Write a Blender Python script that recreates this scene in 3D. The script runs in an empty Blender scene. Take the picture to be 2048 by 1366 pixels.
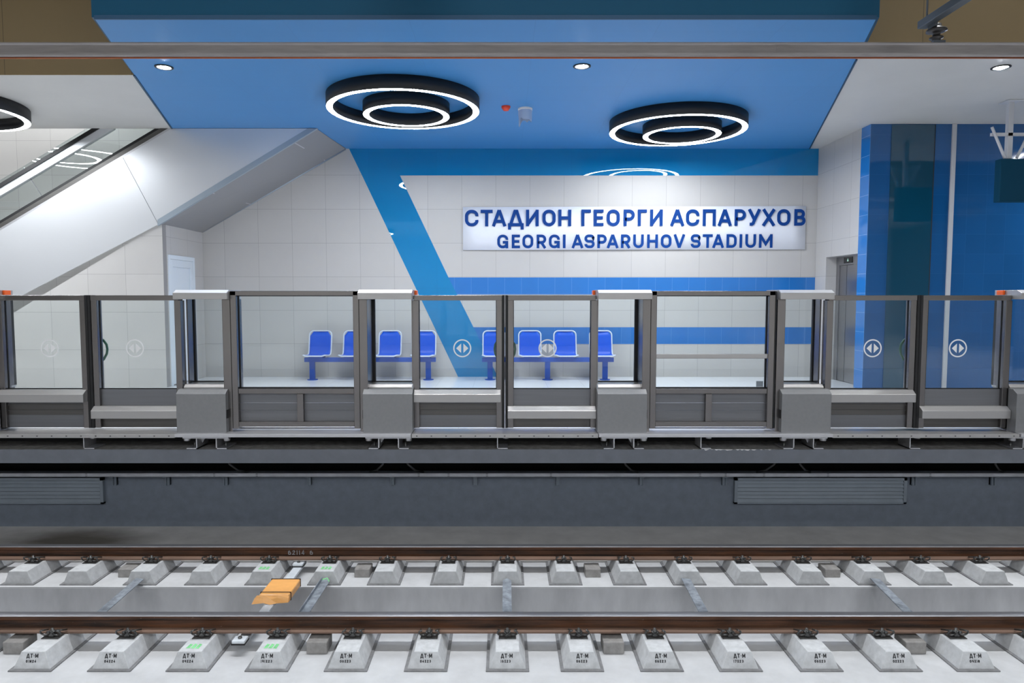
import bpy, math, random
from mathutils import Vector
random.seed(7)
S = bpy.context.scene
COL = S.collection

# ------------------------------------------------------------------ camera, world, exposure
PITCH = math.atan((683 - 594) / 1380.0)
cd = bpy.data.cameras.new('camera')
cam = bpy.data.objects.new('camera', cd)
COL.objects.link(cam)
cam.location = (0, 0, 1.44)
cam.rotation_euler = (math.pi / 2 - PITCH, 0, 0)
cd.sensor_fit = 'HORIZONTAL'
cd.sensor_width = 36.0
cd.lens = 36.0 * 1380 / 2048
cd.shift_x = 16 / 2048
cd.clip_start = 0.05
cd.clip_end = 100
S.camera = cam
w = bpy.data.worlds.new('world')
S.world = w
w.use_nodes = True
w.node_tree.nodes['Background'].inputs[0].default_value = (0.75, 0.85, 1.0, 1)
w.node_tree.nodes['Background'].inputs[1].default_value = 0.03
vs = S.view_settings
vs.view_transform = 'Standard'
vs.look = 'None'
vs.exposure = 0.0
vs.gamma = 1.0
vs.use_curve_mapping = False
RING_POWER = 66.0
DOWN_POWER = 420.0
TRACK_POWER = 8.0
TRACK_WATT = 34.0

# ------------------------------------------------------------------ materials
def nodes(name):
    m = bpy.data.materials.new(name)
    m.use_nodes = True
    nt = m.node_tree
    return m, nt, nt.nodes['Principled BSDF']

def math_node(nt, op, a, b=None):
    n = nt.nodes.new('ShaderNodeMath')
    n.operation = op
    for i, v in enumerate((a, b)):
        if v is None:
            continue
        if isinstance(v, (int, float)):
            n.inputs[i].default_value = v
        else:
            nt.links.new(v, n.inputs[i])
    return n.outputs[0]

def mix_col(nt, fac, c1, c2):
    n = nt.nodes.new('ShaderNodeMix')
    n.data_type = 'RGBA'
    for idx, v in ((0, fac), (6, c1), (7, c2)):
        if isinstance(v, (int, float)):
            n.inputs[idx].default_value = v
        elif isinstance(v, tuple):
            n.inputs[idx].default_value = (v[0], v[1], v[2], 1)
        else:
            nt.links.new(v, n.inputs[idx])
    return n.outputs[2]

def world_pos(nt):
    g = nt.nodes.new('ShaderNodeNewGeometry')
    s = nt.nodes.new('ShaderNodeSeparateXYZ')
    nt.links.new(g.outputs['Position'], s.inputs[0])
    return g.outputs['Position'], s.outputs

def noise(nt, vec, scale, detail=3, rough=0.55, stretch=None):
    if stretch:
        mp = nt.nodes.new('ShaderNodeMapping')
        mp.inputs['Scale'].default_value = stretch
        nt.links.new(vec, mp.inputs[0])
        vec = mp.outputs[0]
    n = nt.nodes.new('ShaderNodeTexNoise')
    n.inputs['Scale'].default_value = scale
    n.inputs['Detail'].default_value = detail
    n.inputs['Roughness'].default_value = rough
    nt.links.new(vec, n.inputs['Vector'])
    return n.outputs['Fac']

def ramp(nt, fac, lo, hi):
    n = nt.nodes.new('ShaderNodeMapRange')
    n.inputs[1].default_value = lo
    n.inputs[2].default_value = hi
    nt.links.new(fac, n.inputs[0])
    return n.outputs[0]

def plain(name, c, rough=0.5, metal=0.0, coat=0.0, vary=0.0, vscale=6.0, spec=0.5, bump=0.0, stretch=None):
    m, nt, b = nodes(name)
    b.inputs['Base Color'].default_value = (c[0], c[1], c[2], 1)
    b.inputs['Roughness'].default_value = rough
    b.inputs['Metallic'].default_value = metal
    b.inputs['Coat Weight'].default_value = coat
    b.inputs['Coat Roughness'].default_value = 0.05
    b.inputs['Specular IOR Level'].default_value = spec
    if vary or bump:
        pos, _ = world_pos(nt)
        f = noise(nt, pos, vscale, 5, 0.6, stretch)
    if vary:
        d = tuple(max(0, x * (1 - vary)) for x in c)
        e = tuple(min(1, x * (1 + vary)) for x in c)
        nt.links.new(mix_col(nt, ramp(nt, f, 0.3, 0.7), d, e), b.inputs['Base Color'])
    if bump:
        bn = nt.nodes.new('ShaderNodeBump')
        bn.inputs['Strength'].default_value = bump
        bn.inputs['Distance'].default_value = 0.01
        nt.links.new(f, bn.inputs['Height'])
        nt.links.new(bn.outputs[0], b.inputs['Normal'])
    return m

def tiles(name, c, grout, axes, size, off, lw=0.005, rough=0.4, coat=0.0, vary=0.05, spec=0.5):
    """square tiles with thin joints, laid in world metres"""
    m, nt, b = nodes(name)
    pos, xyz = world_pos(nt)
    mask = None
    cell = []
    for a, o, sz in zip(axes, off, size):
        t = math_node(nt, 'DIVIDE', math_node(nt, 'SUBTRACT', xyz['XYZ'.index(a)], o - lw / 2), sz)
        fr = math_node(nt, 'FRACT', t)
        ln = math_node(nt, 'LESS_THAN', fr, lw / sz)
        cell.append(math_node(nt, 'FLOOR', t))
        mask = ln if mask is None else math_node(nt, 'MAXIMUM', mask, ln)
    cx = nt.nodes.new('ShaderNodeCombineXYZ')
    for i, q in enumerate(cell):
        nt.links.new(q, cx.inputs[i])
    wn = nt.nodes.new('ShaderNodeTexWhiteNoise')
    nt.links.new(cx.outputs[0], wn.inputs[0])
    n = noise(nt, pos, 5, 4)
    f = math_node(nt, 'ADD', math_node(nt, 'MULTIPLY', wn.outputs[0], 0.5), math_node(nt, 'MULTIPLY', n, 0.5))
    base = mix_col(nt, f, tuple(x * (1 - vary) for x in c), tuple(min(1, x * (1 + vary)) for x in c))
    nt.links.new(mix_col(nt, mask, base, grout), b.inputs['Base Color'])
    b.inputs['Roughness'].default_value = rough
    b.inputs['Specular IOR Level'].default_value = spec
    b.inputs['Coat Weight'].default_value = coat
    b.inputs['Coat Roughness'].default_value = 0.0
    return m

def steel(name, c=(0.5, 0.49, 0.48), rough=0.3, stretch=(30, 30, 0.5), amt=0.10, metal=1.0):
    m, nt, b = nodes(name)
    pos, _ = world_pos(nt)
    f = noise(nt, pos, 6, 3, 0.6, stretch)
    b.inputs['Metallic'].default_value = metal
    nt.links.new(mix_col(nt, f, tuple(x * (1 - amt) for x in c), tuple(min(1, x * (1 + amt)) for x in c)), b.inputs['Base Color'])
    r = math_node(nt, 'ADD', math_node(nt, 'MULTIPLY', f, 0.05), rough - 0.025)
    nt.links.new(r, b.inputs['Roughness'])
    return m

def glass(name, tint=(0.93, 0.97, 0.97), boost=1.0):
    m = bpy.data.materials.new(name)
    m.use_nodes = True
    nt = m.node_tree
    nt.nodes.remove(nt.nodes['Principled BSDF'])
    out = nt.nodes['Material Output']
    t = nt.nodes.new('ShaderNodeBsdfTransparent')
    t.inputs[0].default_value = (*tint, 1)
    g = nt.nodes.new('ShaderNodeBsdfGlossy')
    g.inputs['Roughness'].default_value = 0.0
    fr = nt.nodes.new('ShaderNodeFresnel')
    fr.inputs['IOR'].default_value = 1.5
    mx = nt.nodes.new('ShaderNodeMixShader')
    nt.links.new(math_node(nt, 'MULTIPLY', fr.outputs[0], boost), mx.inputs[0])
    nt.links.new(t.outputs[0], mx.inputs[1])
    nt.links.new(g.outputs[0], mx.inputs[2])
    nt.links.new(mx.outputs[0], out.inputs[0])
    return m

def emit(name, c, s):
    m, nt, b = nodes(name)
    b.inputs['Base Color'].default_value = (0.8, 0.8, 0.8, 1)
    b.inputs['Emission Color'].default_value = (*c, 1)
    b.inputs['Emission Strength'].default_value = s
    return m

M = {}
TILE = (0.51, 0.495, 0.48)
GROUT = (0.30, 0.29, 0.285)
M['tile_back'] = tiles('beige_wall_tile', TILE, GROUT, 'XZ', (0.606, 0.6), (-0.145, 0.0))
M['tile_left'] = tiles('beige_wall_tile_escalator', TILE, GROUT, 'XZ', (0.6, 0.6), (-5.38, 0.0))
M['tile_side'] = tiles('beige_wall_tile_side', TILE, GROUT, 'YZ', (0.6, 0.6), (12.41, 0.0))
M['blue_plain'] = tiles('glossy_blue_panel', (0.0, 0.20, 0.46), (0.0, 0.165, 0.39), 'XZ', (1.2, 1.2), (0.0, 0.4), 0.004, 0.5, 1.0, 0.05, 0.1)
M['blue_tile'] = tiles('glossy_blue_tile', (0.02, 0.165, 0.50), (0.12, 0.28, 0.60), 'XZ', (0.3, 0.3), (0.013, 0.0), 0.004, 0.15, 0.4, 0.06)
M['blue_tile_side'] = tiles('glossy_blue_tile_side', (0.02, 0.18, 0.52), (0.25, 0.45, 0.75), 'YZ', (0.3, 0.3), (10.67, 0.0), 0.005, 0.15, 0.4, 0.06)
M['blue_tile_lift'] = tiles('dark_blue_lift_tile', (0.008, 0.09, 0.27), (0.02, 0.12, 0.33), 'XZ', (0.3, 0.3), (5.58, 0.0), 0.004, 0.10, 0.6, 0.08)
M['teal_panel'] = plain('teal_glass_panel', (0.004, 0.06, 0.115), 0.03, 0, 1.0, spec=0.7)
M['ceil_blue'] = tiles('blue_ceiling_panel', (0.048, 0.23, 0.52), (0.043, 0.205, 0.47), 'XY', (1.2, 0.6), (0.3, 0.4), 0.005, 0.45, 0.0, 0.03)
M['ceil_beige'] = plain('beige_ceiling_panel', (0.53, 0.525, 0.505), 0.5, vary=0.03, vscale=1.5)
M['fascia_beige'] = tiles('beige_fascia_panel', (0.29, 0.21, 0.105), (0.15, 0.11, 0.06), 'XZ', (1.5, 3.0), (-5.9, 3.2), 0.008, 0.5)
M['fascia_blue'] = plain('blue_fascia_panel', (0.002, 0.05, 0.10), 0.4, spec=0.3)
M['lip_dark'] = plain('dark_blue_lip', (0.005, 0.045, 0.1), 0.5)
M['floor'] = tiles('white_floor_tile', (0.88, 0.885, 0.90), (0.6, 0.6, 0.6), 'XY', (0.6, 0.6), (0.1, 7.5), 0.004, 0.16)
M['dark_wall'] = plain('dark_grey_painted_concrete', (0.15, 0.175, 0.215), 0.75, vary=0.10, vscale=9, bump=0.15)
M['ledge'] = plain('grey_painted_ledge', (0.17, 0.185, 0.215), 0.75, vary=0.08, vscale=7, bump=0.1)
M['ledge_top'] = plain('dusty_concrete_ledge_top', (0.26, 0.25, 0.235), 0.9, vary=0.35, vscale=14, bump=0.4)
M['void'] = plain('recess_shade_concrete', (0.03, 0.03, 0.03), 0.9)  # near-black base: shade of the recesses put into the colour
M['slab'] = plain('pale_concrete_slab', (0.54, 0.545, 0.555), 0.85, vary=0.10, vscale=4, bump=0.12)
M['slab_dark'] = plain('dusty_grey_track_floor', (0.52, 0.51, 0.495), 0.85, vary=0.14, vscale=3, bump=0.1)
def stained_floor():
    m, nt, b = nodes('dusty_grey_track_floor')
    pos, xyz = world_pos(nt)
    n1 = noise(nt, pos, 3, 5, 0.6)
    base = mix_col(nt, ramp(nt, n1, 0.3, 0.7), (0.45, 0.44, 0.43), (0.58, 0.57, 0.555))
    n2 = noise(nt, pos, 2.2, 5, 0.65, (0.7, 1.6, 1))
    dx = math_node(nt, 'DIVIDE', math_node(nt, 'ADD', xyz[0], 4.85), 0.8)
    dy = math_node(nt, 'DIVIDE', math_node(nt, 'SUBTRACT', xyz[1], 7.62), 0.36)
    d = math_node(nt, 'SQRT', math_node(nt, 'ADD', math_node(nt, 'MULTIPLY', dx, dx), math_node(nt, 'MULTIPLY', dy, dy)))
    f = ramp(nt, math_node(nt, 'ADD', d, math_node(nt, 'MULTIPLY', n2, 0.9)), 1.75, 0.85)
    nt.links.new(mix_col(nt, f, base, (0.14, 0.125, 0.105)), b.inputs['Base Color'])
    b.inputs['Roughness'].default_value = 0.75
    return m
M['slab_dark'] = stained_floor()
M['channel'] = plain('grey_channel_concrete', (0.48, 0.485, 0.50), 0.85, vary=0.16, vscale=3.5, bump=0.15, stretch=(1, 1, 0.35))
M['block'] = plain('cast_concrete_block', (0.56, 0.57, 0.58), 0.8, vary=0.13, vscale=16, bump=0.15)
M['pad'] = plain('grey_rubber_boot', (0.20, 0.20, 0.205), 0.7, vary=0.2, vscale=20)
M['small_block'] = plain('small_grey_concrete_block', (0.27, 0.26, 0.25), 0.85, vary=0.2, vscale=18, bump=0.2)
M['tunnel'] = plain('dark_tunnel_ceiling', (0.10, 0.09, 0.075), 0.9)
M['steel'] = steel('brushed_stainless_steel', (0.25, 0.235, 0.228), 0.26, amt=0.06)
M['steel_h'] = steel('brushed_stainless_rail', (0.46, 0.45, 0.445), 0.3, (0.4, 30, 30), 0.03, 0.62)
M['top_highlight'] = plain('header_top_highlight', (0.78, 0.78, 0.79), 0.3, 0.45)  # lamp light on the steel header tops, put into a paler colour
M['steel_cab'] = plain('grey_satin_cabinet', (0.245, 0.248, 0.256), 0.42, 0.45, vary=0.04, vscale=30)
M['kick'] = plain('grey_satin_panel', (0.19, 0.195, 0.21), 0.45, 0.6, vary=0.05, vscale=3, stretch=(0.3, 1, 12))
M['kick_dark'] = plain('dark_steel_panel', (0.13, 0.125, 0.12), 0.4, 0.7, vary=0.1, vscale=3, stretch=(0.3, 1, 20))
M['alu'] = plain('pale_aluminium', (0.60, 0.60, 0.62), 0.4, 0.8, vary=0.05, vscale=5)
M['clad'] = plain('escalator_stainless_cladding', (0.72, 0.735, 0.76), 0.36, 0.55)
M['clad_trim'] = plain('blue_grey_trim', (0.36, 0.42, 0.48), 0.4, 0.5)
M['soffit'] = plain('grey_soffit_panel', (0.30, 0.30, 0.305), 0.5, 0.2)
M['rubber'] = plain('black_rubber', (0.006, 0.006, 0.007), 0.55)
M['glass'] = glass('clear_door_glass', (0.94, 0.97, 0.97), 0.85)
M['glass_esc'] = glass('escalator_glass', (0.91, 0.95, 0.95), 1.6)
M['white_mark'] = plain('white_door_sticker', (0.82, 0.83, 0.84), 0.5)
M['orange'] = plain('orange_lamp_plastic', (0.85, 0.12, 0.01), 0.35)
M['green'] = plain('green_handle_plastic', (0.005, 0.09, 0.05), 0.4)
M['galv'] = plain('galvanised_steel', (0.42, 0.45, 0.49), 0.5, 0.6, vary=0.25, vscale=25)
M['galv_dark'] = plain('weathered_galvanised_bar', (0.29, 0.32, 0.36), 0.55, 0.4, vary=0.4, vscale=14)
M['tray'] = plain('galvanised_tray', (0.52, 0.54, 0.58), 0.5, 0.3, vary=0.15, vscale=5)
M['vent'] = plain('grey_blue_louvre', (0.21, 0.245, 0.285), 0.5, 0.2, vary=0.06, vscale=5)
M['cable'] = plain('grey_cable', (0.10, 0.10, 0.10), 0.6)
M['ring_body'] = plain('black_lamp_body', (0.008, 0.009, 0.011), 0.5)
M['ring_light'] = emit('ring_lamp_diffuser', (0.92, 0.96, 1.0), RING_POWER)
M['down_light'] = emit('downlight_lens', (0.95, 0.97, 1.0), DOWN_POWER)
M['track_light'] = emit('track_lamp_diffuser', (0.96, 0.98, 1.0), TRACK_POWER)
M['red'] = plain('red_detector', (0.75, 0.05, 0.02), 0.4)
M['white_plastic'] = plain('white_plastic', (0.72, 0.73, 0.76), 0.4)
M['film'] = plain('thin_plastic_film', (0.45, 0.55, 0.72), 0.3, spec=0.6)
M['banner'] = plain('white_vinyl', (0.80, 0.82, 0.88), 0.6, vary=0.02, vscale=3, spec=0.2)
M['ink'] = plain('dark_blue_print', (0.001, 0.045, 0.235), 0.6, spec=0.2)
M['black_ink'] = plain('black_stencil_paint', (0.02, 0.02, 0.022), 0.7)
M['green_paint'] = plain('green_marking_spray', (0.22, 0.62, 0.26), 0.8, vary=0.3, vscale=50)
M['bench_blue'] = plain('blue_bench_steel', (0.0, 0.065, 0.38), 0.4, spec=0.3)
M['seat_blue'] = plain('glossy_blue_seat', (0.0, 0.085, 0.60), 0.3, spec=0.2)
M['seat_rim'] = plain('pale_seat_rim', (0.62, 0.68, 0.76), 0.35, coat=0.2)
M['door_white'] = plain('white_door_panel', (0.70, 0.76, 0.82), 0.4)
M['lift_steel'] = steel('lift_stainless_steel', (0.40, 0.40, 0.41), 0.32)
M['black_gloss'] = plain('black_display_glass', (0.004, 0.004, 0.005), 0.1)
M['green_led'] = emit('green_display_arrow', (0.2, 0.75, 0.45), 0.5)
M['sheath'] = plain('orange_plastic_wrapping', (0.95, 0.47, 0.15), 0.35, coat=0.4, vary=0.06, vscale=12)
M['strap'] = plain('black_strap', (0.03, 0.015, 0.012), 0.6)
M['white_beam'] = plain('white_fibreglass_beam', (0.62, 0.66, 0.70), 0.45, vary=0.06, vscale=14)
M['copper'] = plain('copper_wire', (0.45, 0.14, 0.06), 0.35, 0.9)
M['rail_beam'] = steel('aluminium_conductor', (0.42, 0.40, 0.40), 0.38, (0.6, 6, 6), 0.25)
M['insulator'] = plain('brown_black_insulator', (0.03, 0.027, 0.027), 0.35)
M['support'] = plain('dark_grey_support_steel', (0.11, 0.125, 0.14), 0.45, 0.5)
M['mount'] = plain('white_mount_steel', (0.50, 0.51, 0.54), 0.5)
M['screen_back'] = plain('dark_screen_housing', (0.002, 0.04, 0.078), 0.6, spec=0.1)
M['chalk'] = plain('white_chalk', (0.24, 0.24, 0.25), 0.9)
M['clip'] = plain('dark_spring_steel', (0.10, 0.10, 0.098), 0.32, 0.6, vary=0.5, vscale=60)

def rust():
    m, nt, b = nodes('rusty_rail_steel')
    pos, _ = world_pos(nt)
    n1 = noise(nt, pos, 3, 6, 0.7, (0.5, 6, 8))
    n2 = noise(nt, pos, 45, 4, 0.7)
    c = mix_col(nt, ramp(nt, n1, 0.36, 0.66), (0.022, 0.015, 0.012), (0.13, 0.052, 0.022))
    c = mix_col(nt, ramp(nt, n2, 0.68, 0.76), c, (0.34, 0.30, 0.27))
    nt.links.new(c, b.inputs['Base Color'])
    b.inputs['Roughness'].default_value = 0.55
    b.inputs['Metallic'].default_value = 0.25
    return m
M['rust'] = rust()
M['foot'] = plain('brown_rail_foot', (0.17, 0.105, 0.075), 0.6, 0.2, vary=0.3, vscale=4, stretch=(0.4, 3, 3))
M['rail_top'] = plain('worn_rail_head', (0.30, 0.30, 0.32), 0.32, 0.8, vary=0.15, vscale=3, stretch=(0.4, 4, 1))

# ------------------------------------------------------------------ geometry helpers
class MB:
    def __init__(self, org=(0, 0, 0)):
        self.v, self.f, self.mi, self.sm = [], [], [], []
        self.o = Vector(org)
    def add(self, vs_, fs, mi=0, sm=False):
        n = len(self.v)
        self.v += [tuple(Vector(p) - self.o) for p in vs_]
        for q in fs:
            self.f.append([n + i for i in q]); self.mi.append(mi); self.sm.append(sm)
        return self
    def box(self, x0, x1, y0, y1, z0, z1, mi=0):
        x0, x1 = sorted((x0, x1)); y0, y1 = sorted((y0, y1)); z0, z1 = sorted((z0, z1))
        v = [(x0, y0, z0), (x1, y0, z0), (x1, y1, z0), (x0, y1, z0), (x0, y0, z1), (x1, y0, z1), (x1, y1, z1), (x0, y1, z1)]
        return self.add(v, [(3, 2, 1, 0), (4, 5, 6, 7), (0, 1, 5, 4), (2, 3, 7, 6), (1, 2, 6, 5), (3, 0, 4, 7)], mi)
    def prism(self, pts, axis, a, b, mi=0, sm=False):
        """polygon (2-D) extruded along an axis from a to b; order of pts irrelevant (normals fixed afterwards)"""
        def P(p, t):
            return {'x': (t, p[0], p[1]), 'y': (p[0], t, p[1]), 'z': (p[0], p[1], t)}[axis]
        n = len(pts)
        v = [P(p, a) for p in pts] + [P(p, b) for p in pts]
        self.add(v, [list(range(n))[::-1], list(range(n, 2 * n))], mi)
        self.add(v, [(i, (i + 1) % n, n + (i + 1) % n, n + i) for i in range(n)], mi, sm)
        return self
    def tube(self, path, r, seg=8, mi=0, caps=True, closed=False):
        P = [Vector(p) for p in path]
        n = len(P)
        rings = []
        ref = None
        for i, p in enumerate(P):
            if closed:
                d = (P[(i + 1) % n] - P[i - 1]).normalized()
            else:
                d = (P[min(i + 1, n - 1)] - P[max(i - 1, 0)]).normalized()
            if ref is None:
                ref = Vector((0, 0, 1)) if abs(d.z) < 0.9 else Vector((1, 0, 0))
            a = d.cross(ref)
            if a.length < 1e-5:
                a = d.cross(Vector((0, 1, 0.3)))
            a.normalize()
            b = d.cross(a).normalized()
            ref = -b if b.dot(ref) < 0 else b
            a = d.cross(ref).normalized(); b = ref
            rr = r[i] if isinstance(r, (list, tuple)) else r
            rings.append([p + a * rr * math.cos(2 * math.pi * k / seg) + b * rr * math.sin(2 * math.pi * k / seg) for k in range(seg)])
        v = [q for ring in rings for q in ring]
        f = []
        for i in range(n if closed else n - 1):
            j = (i + 1) % n
            for k in range(seg):
                f.append((i * seg + k, i * seg + (k + 1) % seg, j * seg + (k + 1) % seg, j * seg + k))
        self.add(v, f, mi, True)
        if caps and not closed:
            self.add(rings[0], [list(range(seg))], mi)
            self.add(rings[-1], [list(range(seg))], mi)
        return self
    def lathe(self, prof, c, seg=32, mi=0, closed=False):
        """profile (r, z) turned about a vertical axis through c"""
        n = len(prof)
        v = [(c[0] + r * math.cos(2 * math.pi * k / seg), c[1] + r * math.sin(2 * math.pi * k / seg), c[2] + z) for k in range(seg) for r, z in prof]
        f = []
        for k in range(seg):
            k2 = (k + 1) % seg
            for i in range(n if closed else n - 1):
                j = (i + 1) % n
                f.append((k * n + i, k2 * n + i, k2 * n + j, k * n + j))
        return self.add(v, f, mi, True)
    def build(self, name, mats, parent=None, bevel=0.0, label=None):
        me = bpy.data.meshes.new(name)
        me.from_pydata(self.v, [], self.f)
        mats = mats if isinstance(mats, (list, tuple)) else [mats]
        for m in mats:
            me.materials.append(M[m] if isinstance(m, str) else m)
        me.polygons.foreach_set('material_index', self.mi)
        me.polygons.foreach_set('use_smooth', self.sm)
        import bmesh
        bm = bmesh.new(); bm.from_mesh(me)
        bmesh.ops.remove_doubles(bm, verts=bm.verts, dist=1e-6)
        bmesh.ops.recalc_face_normals(bm, faces=bm.faces)
        bm.to_mesh(me); bm.free()
        o = bpy.data.objects.new(name, me)
        COL.objects.link(o)
        o.location = self.o
        if parent is not None:
            o.parent = parent
            o.location = self.o - Vector(parent_world(parent))
        if bevel:
            b = o.modifiers.new('bevel', 'BEVEL'); b.width = bevel; b.segments = 2; b.limit_method = 'ANGLE'
            b.harden_normals = False
        if label:
            o['label'] = label
        return o

def parent_world(o):
    v = Vector(o.location)
    while o.parent is not None:
        o = o.parent; v += Vector(o.location)
    return v

def thing(name, label, cat, loc, group=None):
    o = bpy.data.objects.new(name, None)
    COL.objects.link(o)
    o.location = loc
    o.empty_display_size = 0.1
    return tag(o, label, cat, group)

def tag(o, label, cat, group=None):
    o['label'] = label; o['category'] = cat
    if group: o['group'] = group
    return o

def struct(o):
    o['kind'] = 'structure'
    return o

def copy_tree(root, loc, label=None):
    r = root.copy(); COL.objects.link(r); r.location = loc
    if label: r['label'] = label
    for ch in root.children:
        c = ch.copy(); COL.objects.link(c); c.parent = r
        for g in ch.children:
            d = g.copy(); COL.objects.link(d); d.parent = c
    return r

# stroke lettering: every glyph is a set of centre lines in a unit box, thickened
def arc(cx, cy, rx, ry, a0, a1, n=10):
    return [(cx + rx * math.cos(math.radians(a0 + (a1 - a0) * i / n)), cy + ry * math.sin(math.radians(a0 + (a1 - a0) * i / n))) for i in range(n + 1)]

def rrect(w, h, r, s):
    x0, x1, y0, y1 = s / 2, w - s / 2, s / 2, h - s / 2
    p = arc(x1 - r, y1 - r, r, r, 0, 90) + arc(x0 + r, y1 - r, r, r, 90, 180) + arc(x0 + r, y0 + r, r, r, 180, 270) + arc(x1 - r, y0 + r, r, r, 270, 360)
    return p + [p[0]]

def glyph(ch, w, h, s):
    a, b, c, d = s / 2, w - s / 2, s / 2, h - s / 2
    mx, my = w / 2, h / 2
    r = min(w, h) * 0.36
    if ch in 'OО0':
        return [rrect(w, h, r, s)]
    if ch in 'CС':
        k = min(r, h * .24)
        return [arc(b - r, d - k, r, k, -12, 90) + arc(a + r, d - r, r, r, 90, 180) + arc(a + r, c + r, r, r, 180, 270) + arc(b - r, c + k, r, k, 270, 372)]
    if ch == 'G':
        k = min(r, h * .24)
        return [arc(b - r, d - k, r, k, -10, 90) + arc(a + r, d - r, r, r, 90, 180) + arc(a + r, c + r, r, r, 180, 270) + arc(b - r, c + r, r, r, 270, 360) + [(b, h * .44), (mx, h * .44)], [(b, h * .44), (b, 0)]]
    if ch in 'TТ':
        return [[(0, d), (w, d)], [(mx, 0), (mx, d)]]
    if ch in 'AА':
        return [[(a * 0.8, 0), (mx, h - s * 0.1)], [(w - a * 0.8, 0), (mx, h - s * 0.1)], [(w * 0.2, h * 0.3), (w * 0.8, h * 0.3)]]
    if ch == 'Д':
        k = -h * 0.2
        return [[(a, k), (a, c), (b, c), (b, k)], [(w * 0.17, c), (mx - s * 0.3, d), (mx + s * 0.3, d), (w * 0.83, c)]]
    if ch == 'И':
        return [[(a, 0), (a, h)], [(b, 0), (b, h)], [(a, s * 0.5), (b, h - s * 0.5)]]
    if ch in 'HН':
        return [[(a, 0), (a, h)], [(b, 0), (b, h)], [(a, my), (b, my)]]
    if ch == 'Г':
        return [[(a, 0), (a, d), (w, d)]]
    if ch == 'П':
        return [[(a, 0), (a, d), (b, d), (b, 0)]]
    if ch in 'EЕ':
        return [[(w, d), (a, d), (a, c), (w, c)], [(a, my), (w * 0.93, my)]]
    if ch in 'PР':
        q = (d - h * 0.42) / 2
        return [[(a, 0), (a, d), (b - q, d)] + arc(b - q, d - q, q, q, 90, -90) + [(a, h * 0.42)]]
    if ch == 'R':
        q = (d - h * 0.42) / 2
        return [[(a, 0), (a, d), (b - q, d)] + arc(b - q, d - q, q, q, 90, -90) + [(a, h * 0.42)], [(mx, h * 0.42), (w - s * 0.4, 0)]]
    if ch == 'У':
        return [[(s * 0.45, h), (mx + s * 0.1, h * 0.36)], [(w - s * 0.45, h), (w * 0.46, h * 0.24)] + arc(w * 0.28, h * 0.22, w * 0.17, h * 0.22 - c, 0, -90, 5) + [(w * 0.16, c)]]
    if ch in 'XХ':
        return [[(s * 0.5, 0), (w - s * 0.5, h)], [(s * 0.5, h), (w - s * 0.5, 0)]]
    if ch in 'BВ':
        q1 = (d - my) / 2; q2 = (my - c) / 2
        return [[(b - q1 - s * .25, my), (a, my), (a, d), (b - q1 - s * .25, d)] + arc(b - q1 - s * .25, d - q1, q1, q1, 90, -90), [(a, my), (a, c), (b - q2, c)] + arc(b - q2, c + q2, q2, q2, -90, 90)]
    if ch == 'S':
        q = (d - my) / 2; q2 = (my - c) / 2
        return [[(b, d - q * 0.85)] + arc(b - q, d - q, q, q, 0, 90) + arc(a + q, d - q, q, q, 90, 270) + arc(b - q2, c + q2, q2, q2, 90, -90) + arc(a + q2, c + q2, q2, q2, 270, 180)]
    if ch == 'I':
        return [[(mx, 0), (mx, h)]]
    if ch == 'U':
        return [[(a, h), (a, c + r)] + arc(a + r, c + r, r, r, 180, 270) + arc(b - r, c + r, r, r, 270, 360) + [(b, h)]]
    if ch == 'V':
        return [[(s * 0.45, h), (mx, s * 0.1)], [(w - s * 0.45, h), (mx, s * 0.1)]]
    if ch == 'D':
        return [[(a, c), (a, d), (b - r, d)] + arc(b - r, d - r, r, r, 90, 0) + arc(b - r, c + r, r, r, 0, -90) + [(a, c)]]
    if ch in 'MМ':
        return [[(a, 0), (a, h)], [(b, 0), (b, h)], [(a, h - s * 0.4), (mx, h * 0.28), (b, h - s * 0.4)]]
    if ch in '-·':
        return [[(w * 0.2, my), (w * 0.8, my)]]
    if ch == '1':
        return [[(mx, 0), (mx, d), (w * 0.15, h * 0.75)]]
    if ch in '27':
        if ch == '7':
            return [[(0, d), (b, d), (mx * 0.8, 0)]]
        return [[(a, h * 0.72)] + arc(mx, h * 0.7, mx - a, d - h * 0.7, 180, 0) + [(a, c), (w, c)]]
    if ch == '3':
        q = (d - my) / 2
        return [[(a, d), (b - q, d)] + arc(b - q, d - q, q, q, 90, -90) + arc(b - q, c + q, q, q, 90, -90) + [(a, c)]]
    if ch == '4':
        return [[(b * 0.8, 0), (b * 0.8, h), (a, h * 0.3), (w, h * 0.3)]]
    if ch in '68':
        q = (my - c + s * .2) / 2
        pts = [rrect(w, my + s, min(w, my) * 0.36, s)]
        if ch == '6':
            return pts + [[(a, my * 0.7), (a, my)] + arc(mx + a, my, mx, d - my, 180, 90)]
        return pts + [[(x, y + my - s) for x, y in rrect(w, my + s, min(w, my) * 0.36, s)]]
    if ch == '9':
        return [[(x, y + my - s) for x, y in rrect(w, my + s, min(w, my) * 0.36, s)], [(b, my), (b, c + w * .2), (mx, c)]]
    return []

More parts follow.
